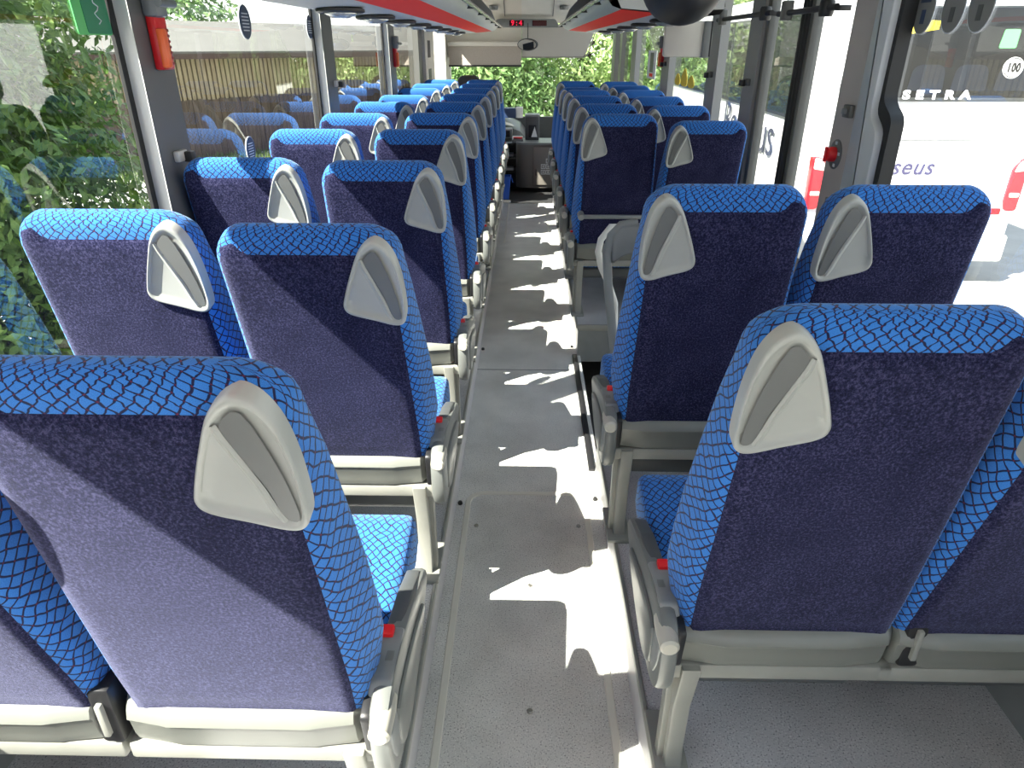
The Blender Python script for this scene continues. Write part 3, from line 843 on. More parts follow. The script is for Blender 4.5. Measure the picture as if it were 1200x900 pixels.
# three pronged yellow emblem on a right window
mb = MB()
for dy, h0, h1, wd in ((.26, -.055, .02, .10), (0, -.055, .065, .11), (-.26, -.055, .02, .10)):
    ctl = [(dy - wd, h0), (dy - wd*.9, h0 + .5*(h1 - h0)), (dy, h1), (dy + wd*.9, h0 + .5*(h1 - h0)), (dy + wd, h0), (dy, h0 - .015)]
    mb.prism(catmull(ctl, 4), 'x', WR - .0075, WR - .0055, 0)
o = mb.build('window_emblem', YELLOW, None, 30); o.location = (0, 6.06, 1.515); tag(o, 'yellow three-pronged emblem on the right window below the monitor', 'emblem')
mb = MB(); mb.box(WR - .0085, WR - .006, 7.45, 7.95, 1.44, 1.70); o = mb.build('notice_sheet', PAPER, None, 0)
tag(o, 'upright notice sheet on the front right window', 'notice')
mb = MB(); mb.box(WR - .010, WR - .0086, 7.60, 7.80, 1.50, 1.68, 0); mb.box(WR - .010, WR - .0086, 7.60, 7.80, 1.46, 1.49, 1)
k_ = mb.build('notice_print', [PD, STRIPE], o, 0)

# ------------------------------------------------------------------ luggage racks
XM = .015
def rack(s, y0, y1, label, vents):
    # s=-1 left, +1 right ; profile of offsets (d from the bus middle, z)
    r = empty('luggage_rack', (XM, y0, 0)); tag(r, label, 'luggage rack', 'overhead luggage racks')
    L = y1 - y0; X = lambda d: s*d
    # shell underside and lip
    low = [(.955, 1.91), (.935, 1.878), (.90, 1.872), (.66, 1.880), (.635, 1.884)]
    red = [(.635, 1.884), (.55, 1.890), (.445, 1.900)]
    lip = [(.445, 1.900), (.40, 1.915), (.372, 1.945), (.368, 1.975), (.40, 1.985)]
    inn = [(.40, 1.985), (.46, 1.965), (.92, 1.955), (.945, 1.96)]
    def sweep(pr, name, mat, par, eps=0, taper=True):
        st = [0, .02, L*.25, L*.5, L*.75, L - .25, L - .12, L - .04, L] 
        rows = []
        for y in st:
            k = 0
            if taper and y > L - .3: k = ((y - (L - .3))/.3)**2
            rows.append([(X(d + (.56 - d)*.45*k*(1 if d < .56 else .15)), y, z + .02*k + eps) for d, z in pr])
        m = MB(); m.quadgrid(rows, flip=(s < 0)); return m.build(name, mat, par, 40)
    shell = MB()
    def rows_of(pr):
        rows = []
        for y in [0, .02, L*.25, L*.5, L*.75, L - .25, L - .12, L - .04, L]:
            k = ((y - (L - .3))/.3)**2 if y > L - .3 else 0
            rows.append([(X(d + (.56 - d)*.45*k*(1 if d < .56 else .15)), y, z + .02*k) for d, z in pr])
        return rows
    shell.quadgrid(rows_of(low), 0, flip=(s < 0)); shell.quadgrid(rows_of(lip + inn[1:] + [(.955, 1.91)]), lambda i, j: 0 if j < 5 else 1, flip=(s < 0))
    shell.build('rack_shell', [RACK, RACKD], r, 40)
    m = MB(); m.quadgrid(rows_of(red), flip=(s < 0)); m.build('red_stripe', STRIPE, r, 40)
    # end plates close the bin at both ends
    for ye in (0, L - .02):
        m = MB(); m.prism([(X(d), z) for d, z in ((.40, 1.99), (.46, 2.12), (.60, 2.26), (.95, 2.30), (.95, 1.90), (.635, 1.89), (.445, 1.905))], 'y', ye, ye + .02)
        m.build('end_panel', RACK, r, 40)
    m = MB(); m.box(min(X(.925), X(.942)), max(X(.925), X(.942)), 0, L, 1.95, 2.38); m.box(min(X(.40), X(1.0)), max(X(.40), X(.94)), 0, L, 2.36, 2.39); m.build('bin_lining', RACKD, r, 30)
    m = MB(); m.tube([(X(.345), .0, 1.955), (X(.345), L + .10, 1.955)], .0125, 12); rl_ = m.build('hand_rail', CHROME, r, 40)
    yy = .35
    while yy < L:
        m = MB(); m.bbox(min(X(.338), X(.39)), max(X(.338), X(.39)), yy, yy + .06, 1.938, 1.966, .006); m.build('rail_bracket', BLK, rl_, 40)
        yy += .95
    for yv in vents:
        m = MB(); c = (X(.78), yv - y0, 1.874)
        m.lathe([(.085, .004), (.098, -.002), (.098, -.012), (.088, -.018), (.078, -.014), (.07, -.004), (.07, .004)], (0, 0, 0), 'z', 24, 0)
        vo = m.build('air_vent', BLK, r, 40, c); vo.scale = (1, 1.15, 1)
        m = MB(); m.lathe([(.001, -.030), (.035, -.034), (.064, -.020), (.068, .0)], (0, 0, 0), 'z', 20); m.build('vent_flap', CHROME, vo, 40)
    return r
rack(-1, -1.45, 9.45, 'long overhead rack over the left seats with red stripe and air vents', [3.15 + .72*k for k in range(8)])
rack(1, 3.85, 9.0, 'overhead rack on the right front with red stripe and chrome rail', [4.45 + .8*k for k in range(5)])
# ceiling centre panels
trim('trim_40', [(-.30, -.28, -1.4, 9.6, 2.385, 2.40), (.31, .33, -1.4, 9.6, 2.385, 2.40)], PD)

# hanging monitor under the right rack
r = empty('monitor', (.93, 4.55, 1.87)); tag(r, 'folded-down grey monitor hanging from the right rack', 'monitor')
mb = MB(); mb.bbox(-.125, .105, -.02, .02, -.19, .0, .012); mb.build('monitor_back', BEIGE, r, 40)
mb = MB(); mb.bbox(.10, .145, -.035, .06, -.195, .0, .01); mb.build('monitor_side', PG, r, 40)
mb = MB(); mb.bbox(.14, .150, -.036, .05, -.19, .0, .004); mb.build('monitor_screen', BLK, r, 40)
mb = MB(); mb.bbox(-.06, .06, -.01, .03, -.02, .03, .006); mb.build('monitor_hinge', PG, r, 40)
# black dome
r = empty('dome_speaker', (.507, 2.6, 1.915)); tag(r, 'large black dome hanging from the ceiling at the top of the view', 'dome')
mb = MB(); mb.lathe([(.0005, -.118)] + [(.132*sin(a), -.118*cos(a)) for a in [k*pi/2/9 for k in range(1, 10)]] + [(.128, .02), (.11, .05)], (0, 0, 0), 'z', 32); mb.build('dome_shell', BLK, r, 60)
mb = MB(); mb.lathe([(.05, .045), (.04, .12), (.05, .485)], (0, 0, 0), 'z', 18); mb.build('ceiling_stem', PD, r, 40)

# ------------------------------------------------------------------ barrier and grab loop by the door steps
r = empty('door_barrier', (.70, 2.95, PZ)); tag(r, 'grey plastic arched barrier rail in front of the second right seats', 'barrier')
mb = MB()
mb.tube([(-.30, -.38, 0.0), (-.305, -.22, .30), (-.335, -.05, .58), (-.345, .0, .72), (-.33, .0, .80), (-.29, .0, .845), (-.22, .0, .855)], .02, 12)
mb.tube([(-.20, .0, .10), (-.195, 0, .6), (-.185, .0, .70), (-.14, 0, .74)], .02, 12)
mb.build('arch_tube', PG, r, 50)
mb = MB(); mb.prism(roundpoly([(-.325, .66), (-.33, .85), (.34, .87), (.42, .80), (.40, .50), (.30, .62), (.1, .68), (-.15, .72), (-.27, .72)], .06, 4), 'y', -.018, .018, 0, .012)
mb.build('top_panel', PG, r, 50)
mb = MB(); mb.tube([(.32, -.38, 0), (.325, -.2, .3), (.33, 0, .6)], .02, 12); mb.build('arch_post', PG, r, 50)
r = empty('grab_loop', (.40, 3.35, PZ - .40)); tag(r, 'white plastic grab loop standing past the grey barrier', 'grab rail')
mb = MB(); mb.tube([(.12, .1, 1.12), (.02, .05, 1.13), (-.03, .0, 1.08), (-.04, 0, 1.02), (-.02, 0, .94), (.02, .0, .86), (.06, 0, .75), (.08, 0, .4), (.08, 0, -.09)], .017, 12)
mb.build('loop_tube', POSTL, r, 50)
mb = MB(); mb.bbox(.055, .105, -.025, .025, -.10, -.08, .006); mb.build('loop_foot', PG, r, 40)

# ------------------------------------------------------------------ front of the bus
mb = MB(); mb.box(WL, WR, YF - .04, YF + .04, -.9, .80); S(mb, 'wall_front', PD)
pane([(WR, YF, .80), (WL, YF, .80), (WL, YF - .2, 2.05), (WR, YF - .2, 2.05)], GLASSF)
mb = MB()   # lining above the windscreen
mb.quadgrid([[(WL, 9.5, 2.40), (WL, 10.0, 2.16), (WL, 10.45, 2.02), (WL, 10.5, 1.60)], [(-.085, 9.5, 2.40), (-.085, 10.0, 2.16), (-.085, 10.45, 2.02), (-.085, 10.5, 1.60)]], flip=True)
S(mb, 'wall_front_lining', BEIGE)
mb = MB()
mb.quadgrid([[(-.085, 9.5, 2.40), (-.085, 10.0, 2.16), (-.085, 10.45, 2.02)], [(WR, 9.5, 2.40), (WR, 10.0, 2.16), (WR, 10.45, 2.02)]], flip=True)
S(mb, 'wall_front_cove', CEIL)
for x in (-.305, .325):
    mb = MB(); mb.tube([(x, 9.6, 2.34), (x, 10.0, 2.15), (x, 10.2, 2.095)], .004, 6); tn[0] += 1; S(mb, f'trim_{tn[0]}', PD)
for x, lab in ((-.44, 'round ceiling lamp left of the red display'), (.46, 'round ceiling lamp right of the red display')):
    mb = MB(); mb.lathe([(.001, -.04), (.05, -.035), (.06, -.01), (.06, .01)], (x, 9.93, 2.19), 'z', 18)
    o = mb.build('ceiling_lamp', PG, None, 40); tag(o, lab, 'lamp', 'ceiling lamps at the front')
r = empty('roller_blind', (-.58, 10.36, 1.72)); tag(r, 'taupe roller blind with black hem, left half of the windscreen', 'blind')
mb = MB(); mb.box(-.50, .49, -.004, .004, -.215, .03); mb.build('blind_cloth', BLIND, r, 0)
mb = MB(); mb.bbox(-.505, .495, -.012, .012, -.235, -.212, .005); mb.build('hem_bar', BLK, r, 40)
mb = MB(); mb.bbox(-.51, .50, -.05, .04, .02, .075, .012); mb.build('blind_cassette', BEIGE, r, 40)
r = empty('sun_visor', (.40, 10.40, 1.78)); tag(r, 'grey visor panel with one slanted corner, right half of windscreen', 'visor')
mb = MB(); mb.prism(roundpoly([(-.48, .19), (.52, .19), (.38, -.17), (-.48, -.17)], [.02, .03, .05, .01], 5), 'y', -.012, .012, 0, .005); mb.build('visor_panel', PANELG, r, 40)
mb = MB(); mb.tube([(-.48, -.012, -.175), (.375, -.012, -.175), (.415, -.012, -.15), (.53, -.012, .18)], .008, 8); mb.build('visor_rim', LEGM, r, 40)
r = empty('clock_display', (-.0, 10.12, 2.00)); tag(r, 'overhead console with red digital clock above the windscreen', 'clock')
mb = MB(); mb.prism(roundpoly([(-.43, .05), (-.40, -.04), (.42, -.04), (.36, .06), (-.36, .065)], .03, 4), 'y', -.0, .10, 0, .01); mb.build('console_shell', PG, r, 40)
mb = MB(); mb.bbox(-.245, -.055, -.006, .01, -.022, .044, .004); mb.build('clock_window', LEDOFF, r, 40)
mb = MB(); mb.bbox(.055, .245, -.006, .01, -.022, .044, .004); mb.build('sign_window', LEDOFF, r, 40)
text_mesh('clock_digits', '9:4', .085, LED, r, Matrix.Translation((-.15, -.009, .011)) @ Matrix.Rotation(pi/2, 4, 'X'), space=1.5, offset=.0015)
r = empty('rear_view_mirror', (-.01, 9.95, 1.757)); tag(r, 'oval interior mirror hanging before the windscreen visor', 'mirror')
mb = MB(); mb.prism(ellipse(0, 0, .145, .075), 'y', 0, .04, 0, .01); mb.build('mirror_shell', PD, r, 40)
mb = MB(); mb.prism(ellipse(0, 0, .128, .062), 'y', -.004, -.001, 0); o = mb.build('mirror_glass', MIRROR, r, 0); r.rotation_euler = (.10, 0, -.42)
mb = MB(); mb.tube([(0, .03, .05), (.02, .0, .25)], .006, 8); mb.build('mirror_arm', BLK, r, 40)
# front-left pillar panels
mb = MB(); mb.box(WL, WL + .09, 8.56, 9.35, ZS, ZT, 0); mb.box(WL, WL + .06, 9.35, 9.5, ZS, ZT, 1); mb.box(WL + .088, WL + .094, 8.78, 9.0, 1.62, 1.80, 2); mb.box(WL + .088, WL + .094, 8.80, 9.02, 1.3, 1.5, 2); S(mb, 'trim_50', [BEIGE, LEGM, BLK])
pane([(xg, 9.5, ZS), (xg, 10.2, ZS), (xg, 10.2, ZT), (xg, 9.5, ZT)])
mb = MB(); mb.box(WL, WL + .14, 10.2, YF, ZS, ZT, 0); S(mb, 'trim_51', [PANELG])
mb = MB(); mb.box(WR - .05, WR, 9.9, 10.1, -.5, ZT, 0); mb.box(WR - .06, WR, 10.55, YF, .6, ZT, 0); S(mb, 'trim_52', [DOORG])
pane([(xr, 9.9, .1), (xr, 8.92, .1), (xr, 8.92, ZT), (xr, 9.9, ZT)])
pane([(xr, 10.55, .6), (xr, 10.1, .6), (xr, 10.1, ZT), (xr, 10.55, ZT)])
# driver seat
r = empty('driver_chair', (-.72, 9.35, 0)); tag(r, 'black driver chair whose headrest shows beyond the left front seats', 'driver chair')
mb = MB(); secs = []
for z, hwid, d in ((.55, .22, .06), (.8, .24, .07), (1.0, .24, .07), (1.15, .22, .065), (1.28, .17, .06), (1.36, .145, .055), (1.405, .11, .04), (1.42, .07, .02)):
    secs.append([(p[0], p[1] - (z - .55)*.2, z) for p in roundpoly([(-hwid, -d), (hwid, -d), (hwid, d), (-hwid, d)], .03, 4)])
mb.loft(secs); mb.build('backrest', PD, r, 50)
mb = MB(); mb.bbox(-.25, .25, 0, .5, .40, .54, .05, 4); mb.build('seat_cushion', PD, r, 40)
mb = MB(); mb.lathe([(.2, 0), (.18, .04), (.08, .08), (.08, .40)], (0, .25, 0), 'z', 18); mb.build('pedestal', BLK, r, 40)
# dashboard and steering wheel
mb = MB(); secs = []
for x, k in ((-1.18, 1), (-.9, 1), (-.3, 1), (-.1, .9), (.1, .58), (.6, .55), (1.15, .55)):
    secs.append([(x, 10.84, .0), (x, 10.84, .80*k + .02), (x, 10.5, .82*k), (x, 10.15 + (1-k)*.5, .74*k), (x, 10.1 + (1-k)*.5, .60*k), (x, 10.3 + (1-k)*.4, .0)])
mb.loft(secs, flip=False)
o = mb.build('dashboard', PD, None, 30); tag(o, 'dark dashboard below the windscreen', 'dashboard')
r = empty('steering_wheel', (-.70, 9.98, .80)); tag(r, 'black steering wheel behind the driver seat', 'steering wheel')
ring = [(.21*cos(2*pi*k/24), .12*sin(2*pi*k/24), .17*sin(2*pi*k/24)) for k in range(25)]
mb = MB(); mb.tube(ring, .014, 8, cap=False); mb.build('rim', BLK, r, 50)
mb = MB(); mb.tube([(-.2, 0, 0), (.2, 0, 0)], .012, 8); mb.lathe([(.05, -.02), (.05, .02), (.03, .03)], (0, 0, 0), 'y', 14); mb.tube([(0, 0, 0), (0, .2, -.15)], .03, 10); mb.build('spokes', BLK, r, 50)
# fare cabinet with curved front
r = empty('fare_cabinet', (0, 9.25, 0)); tag(r, 'taupe driver cabinet with curved corner and square logo, end of aisle', 'cabinet')
prof = [(-.14, .55), (-.14, .28), (-.135, .12)] + [(-.135 + .16*(1 - cos(a)), .12 - .12*sin(a)) for a in [k*pi/2/8 for k in range(1, 9)]] + [(.46, .02), (.46, .55)]
mb = MB(); mb.prism(prof, 'z', .06, .60); mb.build('cabinet_body', CABM, r, 40)
mb = MB(); mb.prism([(p[0]*1.02, p[1] - .012) for p in prof], 'z', .60, .625); mb.build('cabinet_top', PG, r, 40)
mb = MB(); mb.bbox(.085, .40, -.012, .004, .10, .57, .004); d = mb.build('cabinet_door', CABL, r, 40)
mb = MB(); mb.bbox(.115, .130, -.022, -.010, .22, .30, .004); mb.build('door_slot', BLK, d, 40)
mb = MB()
sq = .058
for row, cols in ((0, (0, 1, 2)), (1, (0, 1, 2)), (2, (1,))):
    for c_ in cols:
        x0, z0 = .185 + c_*.064, .235 + row*.07
        t = .008
        for bx in ((x0, x0 + sq, z0, z0 + t), (x0, x0 + sq, z0 + sq - t, z0 + sq), (x0, x0 + t, z0, z0 + sq), (x0 + sq - t, x0 + sq, z0, z0 + sq), (x0 + .022, x0 + .036, z0 + .014, z0 + .044)):
            mb.box(bx[0], bx[1], -.0145, -.0122, bx[2], bx[3])
mb.build('square_logo', PAPER, d, 0)
# open side shelves left of the cabinet
r = empty('driver_shelf', (-.30, 9.42, 0)); tag(r, 'dark open shelf unit left of the taupe cabinet', 'shelf')
mb = MB(); mb.box(-.16, .15, .35, .38, .02, .60); mb.box(-.17, -.15, 0, .38, 0.0, .60); mb.build('shelf_case', BLK, r, 0)
for z in (.02, .22, .40, .58):
    mb = MB(); mb.bbox(-.15, .155, .0, .36, z, z + .02, .004); mb.build('shelf_board', BLK, r, 30)
for k, z in enumerate((.24, .42)):
    mb = MB(); mb.bbox(-.30, -.18, 9.5, 9.72, z + .001, z + .03, .004); o = mb.build('paper_stack', PAPER, None, 30)
    tag(o, ['stack of pale papers on the lower driver shelf', 'stack of pale papers on the upper driver shelf'][k], 'papers', 'papers on the driver shelf')
# ticket machine and clutter
r = empty('ticket_machine', (.075, 9.55, .626)); tag(r, 'grey ticket machine with flat top on the driver cabinet', 'ticket machine')
mb = MB(); mb.bbox(-.10, .085, -.02, .22, 0, .29, .012); mb.build('machine_body', PD, r, 40)
mb = MB(); mb.bbox(-.105, .09, -.025, .225, .285, .315, .01); mb.build('machine_lid', PG, r, 40)
mb = MB(); mb.prism([(-.02, .04), (.06, .04), (.025, .17)], 'y', -.035, -.018); mb.build('machine_slot', PAPER, r, 20)
mb = MB(); mb.bbox(-.055, .05, -.03, -.018, .03, .19, .006); mb.build('machine_mouth', BLK, r, 30)
r = empty('cash_tray', (-.12, 9.5, .626)); tag(r, 'small tilted cash tray with red edge left of the ticket machine', 'cash tray')
mb = MB(); mb.bbox(-.075, .07, -.09, .12, 0, .035, .006, rot=Matrix.Rotation(.12, 3, 'X')); mb.build('tray_body', PG, r, 40)
mb = MB(); mb.bbox(-.06, .06, -.075, .0, .03, .048, .004); mb.build('tray_edge', RED, r, 40)
r = empty('radio_unit', (-.30, 9.86, .64)); tag(r, 'pale control unit with dark keypad beside the cash tray', 'control unit')
mb = MB(); mb.bbox(-.12, .10, -.10, .12, -.02, .10, .01); mb.build('unit_body', PL, r, 40)
mb = MB(); mb.bbox(-.03, .07, -.115, -.095, .0, .08, .004); mb.build('keypad', BLK, r, 40)
r = empty('document_box', (-.18, 10.38, .83)); tag(r, 'blue and white box of papers on the dashboard', 'box')
mb = MB(); mb.bbox(-.16, .02, -.08, .10, 0, .13, .008); mb.build('box_body', NAVYST, r, 40)
mb = MB(); mb.bbox(.02, .12, -.06, .08, .0, .14, .006); mb.build('paper_bundle', PAPER, r, 40)
r = empty('waste_bin', (-.30, 8.86, -.004)); tag(r, 'bright blue waste bin on the dark floor at the front', 'bin')
mb = MB(); secs = []
for z, k in ((0, .78), (.26, 1.0), (.27, 1.06), (.285, 1.06), (.285, .96), (.03, .74)):
    secs.append([(p[0]*k, p[1]*k, z) for p in roundpoly([(-.10, -.08), (.10, -.08), (.10, .08), (-.10, .08)], .02, 3)])
mb.loft(secs); mb.build('bin_body', BLUEBIN, r, 40)
mb = MB(); mb.tube([(.11, -.04, .25), (.125, 0, .2), (.11, .04, .25)], .005, 6); mb.build('bin_handle', BLUEBIN, r, 40)

# ------------------------------------------------------------------ outside: ground, white coach
mb = MB(); mb.v = [(-60, -30, -.9), (60, -30, -.9), (60, 70, -.9), (-60, 70, -.9)]; mb.face([0, 1, 2, 3]); S(mb, 'ground', ASPH, 0)
bus = empty('white_coach', (3.30, 8.30, -.9), -.025); tag(bus, 'white touring coach parked beside the right windows', 'coach')
bw, bl, bh = 2.46, 11.0, 3.30
mb = MB(); secs = []
for y, ins, top in ((0.0, .05, -.12), (.02, .02, -.05), (.10, .0, 0), (bl - .15, 0, 0), (bl, .06, -.1)):
    secs.append([(p[0], y, p[1]) for p in roundpoly([(ins, .32), (bw - ins, .32), (bw - ins - .05, bh + top), (ins + .05, bh + top)], [.08, .08, .25, .25], 5)])
mb.loft(secs, flip=True); mb.build('coach_body', WHITE, bus, 40)
# rear window
mb = MB(); mb.prism(roundpoly([(.14, 2.09), (bw - .14, 2.09), (bw - .20, 3.02), (.20, 3.02)], [.14, .14, .12, .12], 6), 'y', -.035, .01, 0, .01)
rw = mb.build('rear_window', glass_mat('coach_rear_glass', (.55, .57, .56), 1.6), bus, 40)
mb = MB(); mb.prism(roundpoly([(.17, 2.13), (bw - .17, 2.13), (bw - .23, 3.0), (.23, 3.0)], .12, 6), 'y', -.024, -.022, 0)
mb.build('dark_interior', plain('coach_interior', (.05, .055, .05), .7), rw, 30)
for k in range(4):
    xc = .60 + k*.46
    mb = MB(); mb.prism(roundpoly([(xc - .19, 2.20), (xc + .19, 2.20), (xc + .17, 2.46), (xc - .17, 2.46)], [.03, .03, .10, .10], 5), 'y', -.030, -.0245, 0, .002)
    mb.build('rear_seat', SEATB, rw, 40)
text_mesh('maker_lettering', 'SETRA', .12, PALE, bus, Matrix.Translation((1.20, -.038, 2.155)) @ Matrix.Rotation(pi/2, 4, 'X') @ Matrix.Diagonal((1.4, 1, 1, 1)), space=1.75, offset=.006)
text_mesh('operator_lettering', 'Bonseus', .25, LILAC, bus, Matrix.Translation((.93, -.006, 1.385)) @ Matrix.Rotation(pi/2, 4, 'X'), shear=.22, space=1.10, offset=.003)
mb = MB(); mb.box(.5, 1.80, -.004, .02, 1.680, 1.688); mb.build('panel_gap', PD, bus, 0)
mb = MB(); mb.prism(ellipse(1.93, 2.43, .105, .105, 32), 'y', -.045, -.034, 0); sg = mb.build('speed_sign', PAPER, bus, 30)
mb = MB()
for k in range(32):
    a0, a1 = 2*pi*k/32, 2*pi*(k+1)/32
    b = len(mb.v); mb.v += [(1.93 + r_*cos(a), -.046, 2.43 + r_*sin(a)) for a in (a0, a1) for r_ in (.088, .097)]
    mb.face([b, b+2, b+3, b+1])
mb.build('sign_ring', BLK, sg, 0)
text_mesh('sign_digits', '100', .105, BLK, sg, Matrix.Translation((1.93, -.050, 2.43)) @ Matrix.Rotation(pi/2, 4, 'X') @ Matrix.Diagonal((.80, 1.15, 1, 1)), offset=.0045, space=1.15)
mb = MB(); mb.prism(roundpoly([(1.72, 2.62), (1.90, 2.62), (1.90, 2.80), (1.74, 2.80)], .02, 3), 'y', -.040, -.0355, 0); mb.build('green_sticker', GREENLT, rw, 30)
mb = MB(); mb.prism([(.40, 2.70), (1.05, 2.80), (1.05, 2.88), (.40, 2.90)], 'y', -.040, -.0355, 0); mb.build('yellow_sticker', YELLOW, rw, 30)
for sx, x0 in ((1, .015), (-1, bw - .015)):
    q = lambda pts: [(x0 + sx*p[0], p[1]) for p in pts]
    mb = MB()
    mb.prism(roundpoly(q([(0, .90), (.13, .90), (.17, 1.0), (.17, 1.38), (.10, 1.49), (0, 1.50)]), .04, 4), 'y', -.03, .12, 0, .01)
    tl = mb.build('tail_light', LENSR, bus, 40)
    mb = MB(); mb.prism(roundpoly(q([(.01, 1.36), (.15, 1.34), (.13, 1.42), (.09, 1.475), (.01, 1.485)]), .02, 4), 'y', -.036, -.0, 0, .004); mb.build('clear_lens', LENSC, tl, 40)
    mb = MB(); mb.prism(roundpoly(q([(.02, 1.06), (.13, 1.06), (.13, 1.11), (.02, 1.11)]), .015, 4), 'y', -.036, -.0, 0, .004); mb.build('reverse_lens', LENSC, tl, 40)
    mb = MB(); mb.box(min(x0 + sx*.17, x0 + sx*.40), max(x0 + sx*.17, x0 + sx*.40), -.02, .02, .86, .93); mb.build('bumper_reflector', RED, bus, 0)
mb = MB(); mb.prism(roundpoly([(.02, .30), (bw - .02, .30), (bw - .02, .62), (.02, .62)], .04, 3), 'y', -.06, .1, 0, .02); mb.build('rear_bumper', POSTL, bus, 40)
# side windows toward our bus
edges = [.75, 2.6, 4.4, 6.2, 8.0, 9.8, 10.7]
for a, b in zip(edges[:-1], edges[1:]):
    mb = MB(); mb.box(-.012, .05, a + .03, b - .03, 1.86, 2.98); mb.build('side_window', BGLASS, bus, 0)
mb = MB(); mb.box(-.006, .03, 0.72, 10.75, 1.82, 3.0); mb.build('window_band', BLK, bus, 0)
MS = Matrix.Translation((-.012, 2.95, 1.52)) @ Matrix.Rotation(-pi/2, 4, 'Z') @ Matrix.Rotation(pi/2, 4, 'X') @ Matrix.Diagonal((1.12, 1, 1, 1))
text_mesh('side_lettering', 'Bonseus', .78, NAVYINK, bus, MS, extrude=.004, offset=-.004)
for y in (2.2, 8.9):
    for x in (.02, bw - .26):
        mb = MB(); mb.lathe([(.001, 0), (.28, 0), (.46, .01), (.50, .05), (.50, .20), (.46, .24), (.001, .24)], (x, y, .50), 'x', 28); wl_ = mb.build('wheel', RUB, bus, 40)
        mb = MB(); mb.lathe([(.001, -.012), (.20, -.008), (.27, -.004), (.27, .25), (.001, .252)], (x, y, .50), 'x', 24); mb.build('hub', CHROME, wl_, 40)

# ------------------------------------------------------------------ outside: long wooden shed
ang = math.atan2(.59, .81)
sh = empty('wooden_shed', (-8.5, 18.5, -.9), -ang); tag(sh, 'long timber shed with cream slats, dark lower boards and grey roof', 'shed')
# local: y along the wall, +x faces the bus
y0, y1 = -14, 15
mb = MB(); mb.box(-5, -.02, y0, y1, 0, 2.35, 0); mb.build('shed_core', GAPM, sh, 0)
mb = MB(); y = y0
while y < y1:
    mb.box(-.02, .025, y, y + .088, 1.40, 2.40); y += .13
mb.build('slat_cladding', SLAT, sh, 0)
mb = MB(); y = y0
while y < y1:
    dx = random.uniform(0, .02); mb.box(-.02, .04 + dx, y, y + .148, .02, 1.42 + random.uniform(-.02, .02)); y += .152
mb.build('lower_boards', DBOARD, sh, 0)
mb = MB(); mb.box(.30, .34, y0 - .3, y1 + .3, 2.36, 2.52); mb.build('fascia', FASC, sh, 0)
mb = MB(); mb.v = [(.36, y0 - .3, 2.53), (.36, y1 + .3, 2.53), (-4.6, y1 + .3, 3.35), (-4.6, y0 - .3, 3.35), (.36, y0 - .3, 2.48), (.36, y1 + .3, 2.48), (-4.6, y1 + .3, 3.3), (-4.6, y0 - .3, 3.3)]
for f_ in ((0, 1, 2, 3), (7, 6, 5, 4), (0, 4, 5, 1), (3, 2, 6, 7), (0, 3, 7, 4), (1, 5, 6, 2)): mb.face(f_)
mb.build('roof', ROOFM, sh, 0)

# ------------------------------------------------------------------ vegetation
def leaves(rng, blobs, n, size, shell=.55):
    mb = MB(); tot = sum(b[3]*b[4] for b in blobs)
    for (cx, cy, cz, rx, rz, ry) in blobs:
        k = int(n*rx*rz/tot)
        for _ in range(k):
            while True:
                d = Vector((rng.gauss(0, 1), rng.gauss(0, 1), rng.gauss(0, 1)))
                if d.length > .01: break
            d.normalize(); rr = shell + (1 - shell)*rng.random()
            lump = 1 + .16*sin(d.x*7 + cx)*sin(d.y*6 + cy)*sin(d.z*8 + cz)
            p = Vector((cx + d.x*rx*rr*lump, cy + d.y*ry*rr*lump, cz + d.z*rz*rr*lump))
            s_ = size*rng.uniform(.6, 1.35)
            nrm = (d + Vector((rng.uniform(-.9, .9), rng.uniform(-.9, .9), rng.uniform(-.3, 1.1)))).normalized()
            a = nrm.orthogonal().normalized(); a = Matrix.Rotation(rng.uniform(0, 6.28), 3, nrm) @ a; b_ = nrm.cross(a)
            i = len(mb.v)
            mb.v += [tuple(p - a*s_), tuple(p + b_*s_*.42 - nrm*s_*.1), tuple(p + a*s_*1.1 - nrm*s_*.25), tuple(p - b_*s_*.42 - nrm*s_*.1)]
            mb.face((i, i+1, i+2, i+3))
    return mb
def tree(name, base, blobs, n, size, mat, label, cat, seed, group=None, trunk=True, stems=1):
    rng = random.Random(seed)
    r = empty(name, base); tag(r, label, cat, group)
    leaves(rng, blobs, n, size).build('foliage', mat, r, 0)
    mb = MB()
    zt = max(b[2] for b in blobs)
    for k in range(stems):
        ox, oy = (0, 0) if stems == 1 else (rng.uniform(-.6, .6), rng.uniform(-1, 1))
        mb.tube([(ox, oy, 0), (ox*1.2 + .05, oy*1.2, zt*.4), (ox*1.6, oy*1.5, zt*.9)], [.16, .12, .04] if stems == 1 else [.05, .04, .015], 8)
    for bl_ in blobs[:5]:
        mb.tube([(0, 0, zt*.45), (bl_[0]*.6, bl_[1]*.6, bl_[2]*.85)], [.06, .02], 6)
    mb.build('trunk' if stems == 1 else 'stems', BARK, r, 40)
    # shaded leaf mass inside the crown
    return r
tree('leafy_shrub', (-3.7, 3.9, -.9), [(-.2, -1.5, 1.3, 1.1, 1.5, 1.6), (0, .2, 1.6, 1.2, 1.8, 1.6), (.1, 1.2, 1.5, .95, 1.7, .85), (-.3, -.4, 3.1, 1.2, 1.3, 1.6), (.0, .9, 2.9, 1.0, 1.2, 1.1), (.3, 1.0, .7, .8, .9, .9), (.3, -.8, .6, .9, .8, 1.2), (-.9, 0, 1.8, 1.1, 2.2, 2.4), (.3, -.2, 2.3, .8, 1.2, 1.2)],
     62000, .043, LEAFN, 'dense green shrub right outside the nearest left window', 'shrub', 3, stems=5)
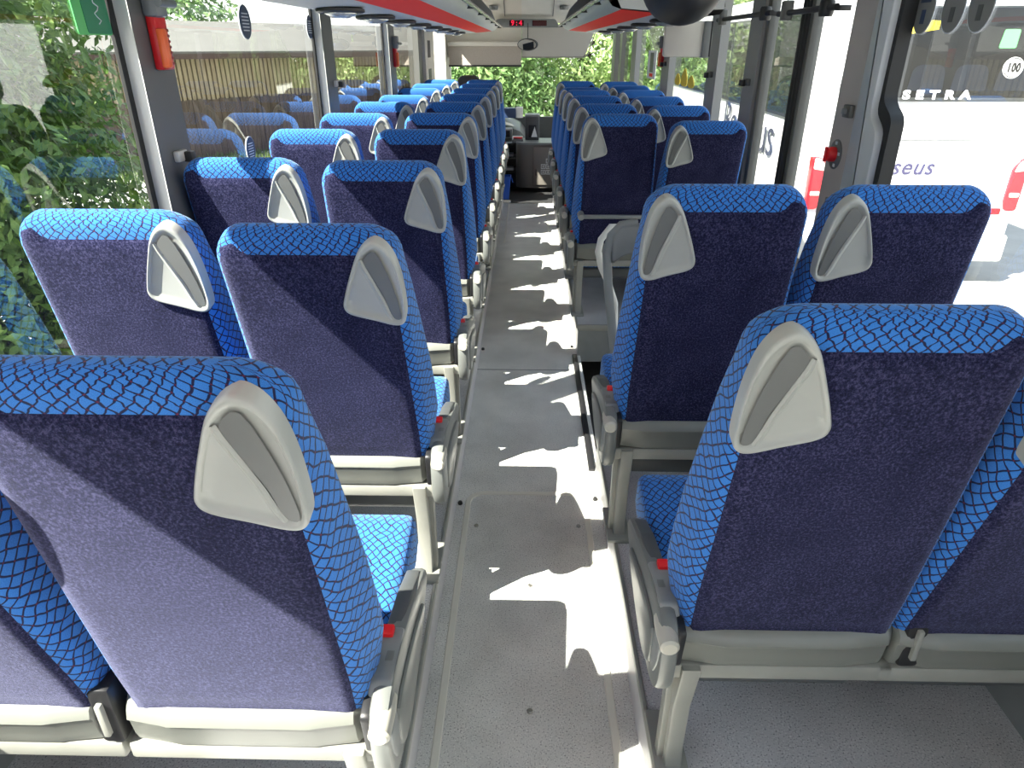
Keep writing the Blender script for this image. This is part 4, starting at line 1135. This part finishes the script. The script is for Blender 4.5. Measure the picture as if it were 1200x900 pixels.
tree('leafy_shrub', (-6.0, 1.6, -.9), [(0, 0, 1.5, 1.4, 1.8, 2.0), (-.2, 1.2, 2.6, 1.5, 1.7, 1.8), (-.4, -1.2, 2.2, 1.3, 2.0, 1.6), (.0, 2.4, 1.8, 1.2, 2.0, 1.5)], 22000, .06, LEAFN,
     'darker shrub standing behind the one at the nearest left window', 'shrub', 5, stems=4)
for i, (x, y, sx, hgt, mt, lab) in enumerate((
        (-.9, 20.0, 1.5, 4.8, LEAFD, 'green tree seen under the roller blind, left of the windscreen middle'),
        (1.6, 21.5, 2.2, 5.6, LEAFF, 'bright sunlit tree in the middle of the windscreen'),
        (4.6, 23.5, 2.5, 6.0, LEAFF, 'bright sunlit tree at the right side of the windscreen'),
        (8.8, 26.0, 2.8, 6.2, LEAFF, 'tall sunlit tree beyond the front right windows'),
        (14.0, 30.0, 3.2, 6.5, LEAFD, 'green tree far beyond the white coach'))):
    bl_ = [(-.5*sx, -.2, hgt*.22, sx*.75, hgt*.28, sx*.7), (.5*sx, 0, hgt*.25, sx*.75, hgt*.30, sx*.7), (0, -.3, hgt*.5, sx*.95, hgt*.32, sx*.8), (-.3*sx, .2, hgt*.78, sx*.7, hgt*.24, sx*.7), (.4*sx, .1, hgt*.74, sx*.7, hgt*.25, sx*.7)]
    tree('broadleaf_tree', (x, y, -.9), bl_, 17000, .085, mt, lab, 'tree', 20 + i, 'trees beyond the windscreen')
for i, (t, d, hgt, lab) in enumerate(((-6, 7.5, 8.5, 'tree rising behind the shed roof, far left'), (-1.5, 8, 8.0, 'tree rising behind the shed roof, near the hammer post'),
                                       (3.0, 8, 6.8, 'tree rising behind the middle of the shed roof'))):
    x = -8.5 + .59*t - .81*d; y = 18.5 + .81*t + .59*d; sx = 2.8
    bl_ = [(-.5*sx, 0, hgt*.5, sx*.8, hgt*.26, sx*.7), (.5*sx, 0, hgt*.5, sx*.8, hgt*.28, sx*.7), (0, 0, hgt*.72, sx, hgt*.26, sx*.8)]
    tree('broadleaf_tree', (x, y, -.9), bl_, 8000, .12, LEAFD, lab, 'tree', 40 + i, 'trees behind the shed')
mb = MB(); rngg = random.Random(9)
for _ in range(9000):
    t = rngg.uniform(-14, 15); d = rngg.uniform(.1, 2.4)
    x = -8.5 + .59*t + .81*d; y = 18.5 + .81*t - .59*d; h = rngg.uniform(.06, .2); a = rngg.uniform(0, 6.28)
    i = len(mb.v); mb.v += [(x - .02*cos(a), y - .02*sin(a), -.9), (x + .02*cos(a), y + .02*sin(a), -.9), (x + rngg.uniform(-.06, .06), y + rngg.uniform(-.06, .06), -.9 + h)]
    mb.face((i, i+1, i+2))
o = mb.build('grass', GRASS, None, 0); tag(o, 'strip of grass along the foot of the timber shed', 'grass', kind='stuff')
